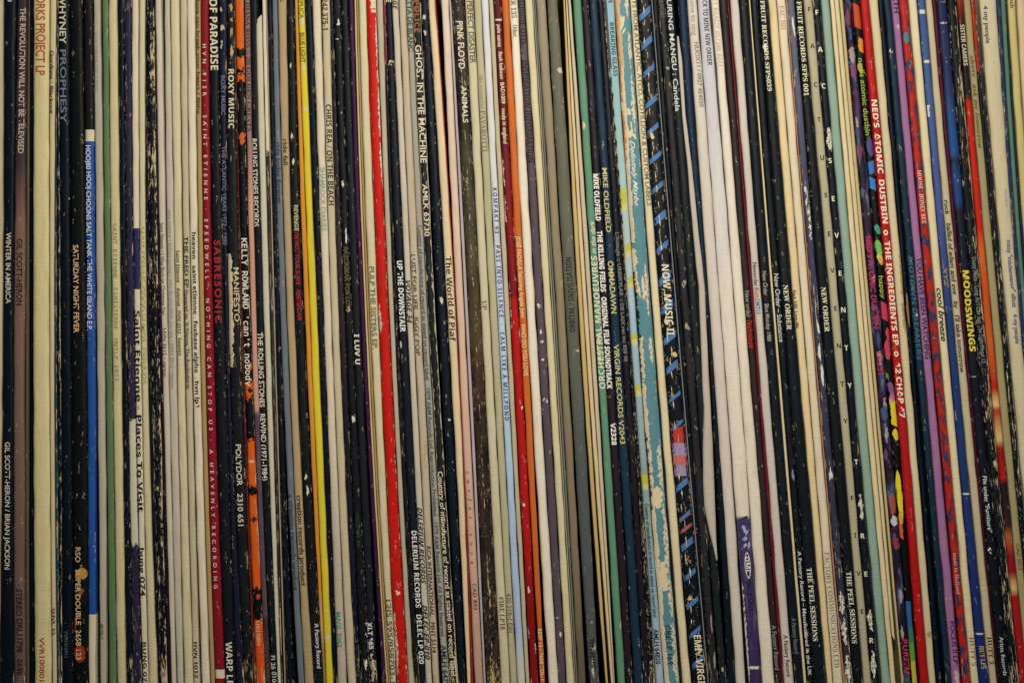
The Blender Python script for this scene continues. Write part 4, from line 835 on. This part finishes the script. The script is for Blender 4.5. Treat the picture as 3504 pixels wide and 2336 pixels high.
for k in range(34):
    y = -40 + k * 66 + rz.uniform(-20, 20); h = rz.uniform(18, 60); cc = rz.choice([(40, 66, 120), (120, 36, 60), (150, 140, 132), (70, 30, 70), (24, 20, 30), (90, 60, 100), (60, 90, 110), (14, 14, 18)])
    u = rz.uniform(0, .5); patch('trust', u, u + rz.uniform(.3, .5), y, y + h, cc, .25, 'leaf', 'printed_art', freq=18, seed=k, wear=.4, slant=rz.choice((-14, 14)), off=.00002)
for q in ((1030, 1140, .55, 1), (870, 1020, .7, 1), (2160, 2180, .2, .9)): patch('cream12', q[2], q[3], q[0], q[1], (158, 136, 92), .3, 'leaf', 'frayed_patch', wear=.5)
patch('blackgap', .3, 1, 1000, 1120, (150, 104, 56), .2, 'leaf', 'brown_patch')  # leaf-shaped brown mark on the right of the black strip
txt('dreamer', 'MOTOWN DREAMERS', 880, 1232, (44, 92, 122), 15, .45, bold=.02, wear=.2)
patch('dreamer', .1, .9, 168, 182, (190, 180, 150), .3, 'leaf'); patch('dreamer', .4, .9, 1068, 1086, (200, 196, 180), .3, 'leaf')
txt('mauve', 'EARTH', -50, 46, (30, 26, 54), 17, .6)
txt('mauve', 'YOU HAVE BEEN WATCHING', 880, 1228, (40, 30, 64), 17, .55)
txt('mauve', 'FOCUS II LP', 2124, 2270, (56, 38, 70), 15, .6, wear=.3)
for q in ((2280, 2345, .3, .9), (2042, 2050, .0, .9), (80, 98, .4, .8)): patch('mauve', q[2], q[3], q[0], q[1], (190, 170, 160), .3, 'leaf')
txt('moose', 'MOOSE : HONEY BEE', 582, 766, (224, 176, 156), 15, .5, ser=True, wear=.1)
txt('moose', 'made in Holland', 1890, 2032, (226, 150, 130), 13, .5, ser=True, wear=.1)
patch('moose', .0, .95, 1885, 1890, (150, 24, 24), .1, 'rect', 'printed_band'); patch('moose', .0, .95, 110, 150, (70, 110, 120), .3, 'leaf', 'printed_band')
txt('breeze', 'cool breeze', 985, 1168, INK, 19, .55, shear=.3, wear=.0, bold=.019)
txt('breeze', 'HUTT 5', 2177, 2276, (110, 98, 82), 15, .55, ser=True)
txt('xyz', '...XYZ', 890, 985, (170, 140, 50), 13, .45, shear=.3)
txt('xyz', 'HUT LP5', 2208, 2286, (196, 180, 70), 16, .55, ser=True, wear=.25)
for q in ((34, 48, 0, 1), (206, 216, 0, 1), (1686, 1692, 0, 1), (2164, 2170, 0, 1), (360, 400, .0, .3)): patch('xyz', q[2], q[3], q[0], q[1], (196, 190, 180), .25)
txt('ballad', 'rock    ballad of adam and eve   by   I\'ll take tomorrow', 685, 1276, (28, 26, 30), 15, .45, shear=.12, wear=.05)
txt('ballad', 'HUTT 3', 2177, 2270, INK, 15, .5, ser=True, wear=.1)
txt('moods', 'MOODSWINGS', 925, 1202, (226, 200, 34), 20, .5, bold=.05, wear=.05)
for k in range(14): patch('moods', .92, .99, 925 + k * 20, 933 + k * 20, (200, 180, 60), .03, 'leaf', 'border_dot')
txt('moods', 'File under "Furniture"', 1628, 1820, (196, 196, 184), 14, .5, wear=.1)
txt('moods', 'Arista Records', 2177, 2310, (176, 178, 172), 13, .55, wear=.1)
for q in ((76, 82, .1, .9), (1872, 1894, .1, .6), (6, 10, .1, .9), (1285, 1290, .1, .8)): patch('moods', q[2], q[3], q[0], q[1], (190, 184, 160), .25, 'leaf')
txt('malia', 'Dusty Malia - Long As I Can See The Light Hvgd 12', 880, 1242, (120, 124, 110), 14, .5, wear=.35)
txt('fire', 'SISTER CAMERS', 85, 225, (190, 180, 150), 14, .5, bold=.02, wear=.45)
txt('sleeper', 'sleeve   ask me tomorrow', 190, 512, (58, 50, 34), 14, .5, ser=True, shear=.3, wear=.2)
txt('sleeper', 'CAD 5013', 1860, 1948, (84, 74, 48), 12, .5)
txt('people', 'missy "misdemeanor" elliott    4 my people', -300, 150, (80, 58, 90), 15, .3, wear=.05)
txt('people', 'PRO3018', 650, 707, (150, 140, 150), 10, .68)
txt('people', 'missy "misdemeanor" elliott    4 my people', 822, 1176, (66, 62, 124), 15, .62, wear=.05)
txt('straw', 'punch', -28, 28, (40, 44, 40), 13, .5)

# ------------------------------------------------------------------ the shelf the sleeves stand in
def board(name, lo, hi, mat):
    x0, y0, z0 = lo; x1, y1, z1 = hi
    V = [(x, y, z) for x in (x0, x1) for y in (y0, y1) for z in (z0, z1)]
    F = [(0, 1, 3, 2), (4, 6, 7, 5), (0, 4, 5, 1), (2, 3, 7, 6), (0, 2, 6, 4), (1, 5, 7, 3)]
    me = D.meshes.new(name); me.from_pydata(V, [], F); me.materials.append(mat)
    o = link(name, me); o['kind'] = 'structure'; return o
wood = plain_mat('shelf_wood', (84, 62, 40), .5)
zb = (CY - 2438) * S
board('shelf_board', (-.36, -.008, zb - .024), (.36, .335, zb - .0003), wood)
board('shelf_back', (-.36, .3352, zb), (.36, .342, .19), wood)
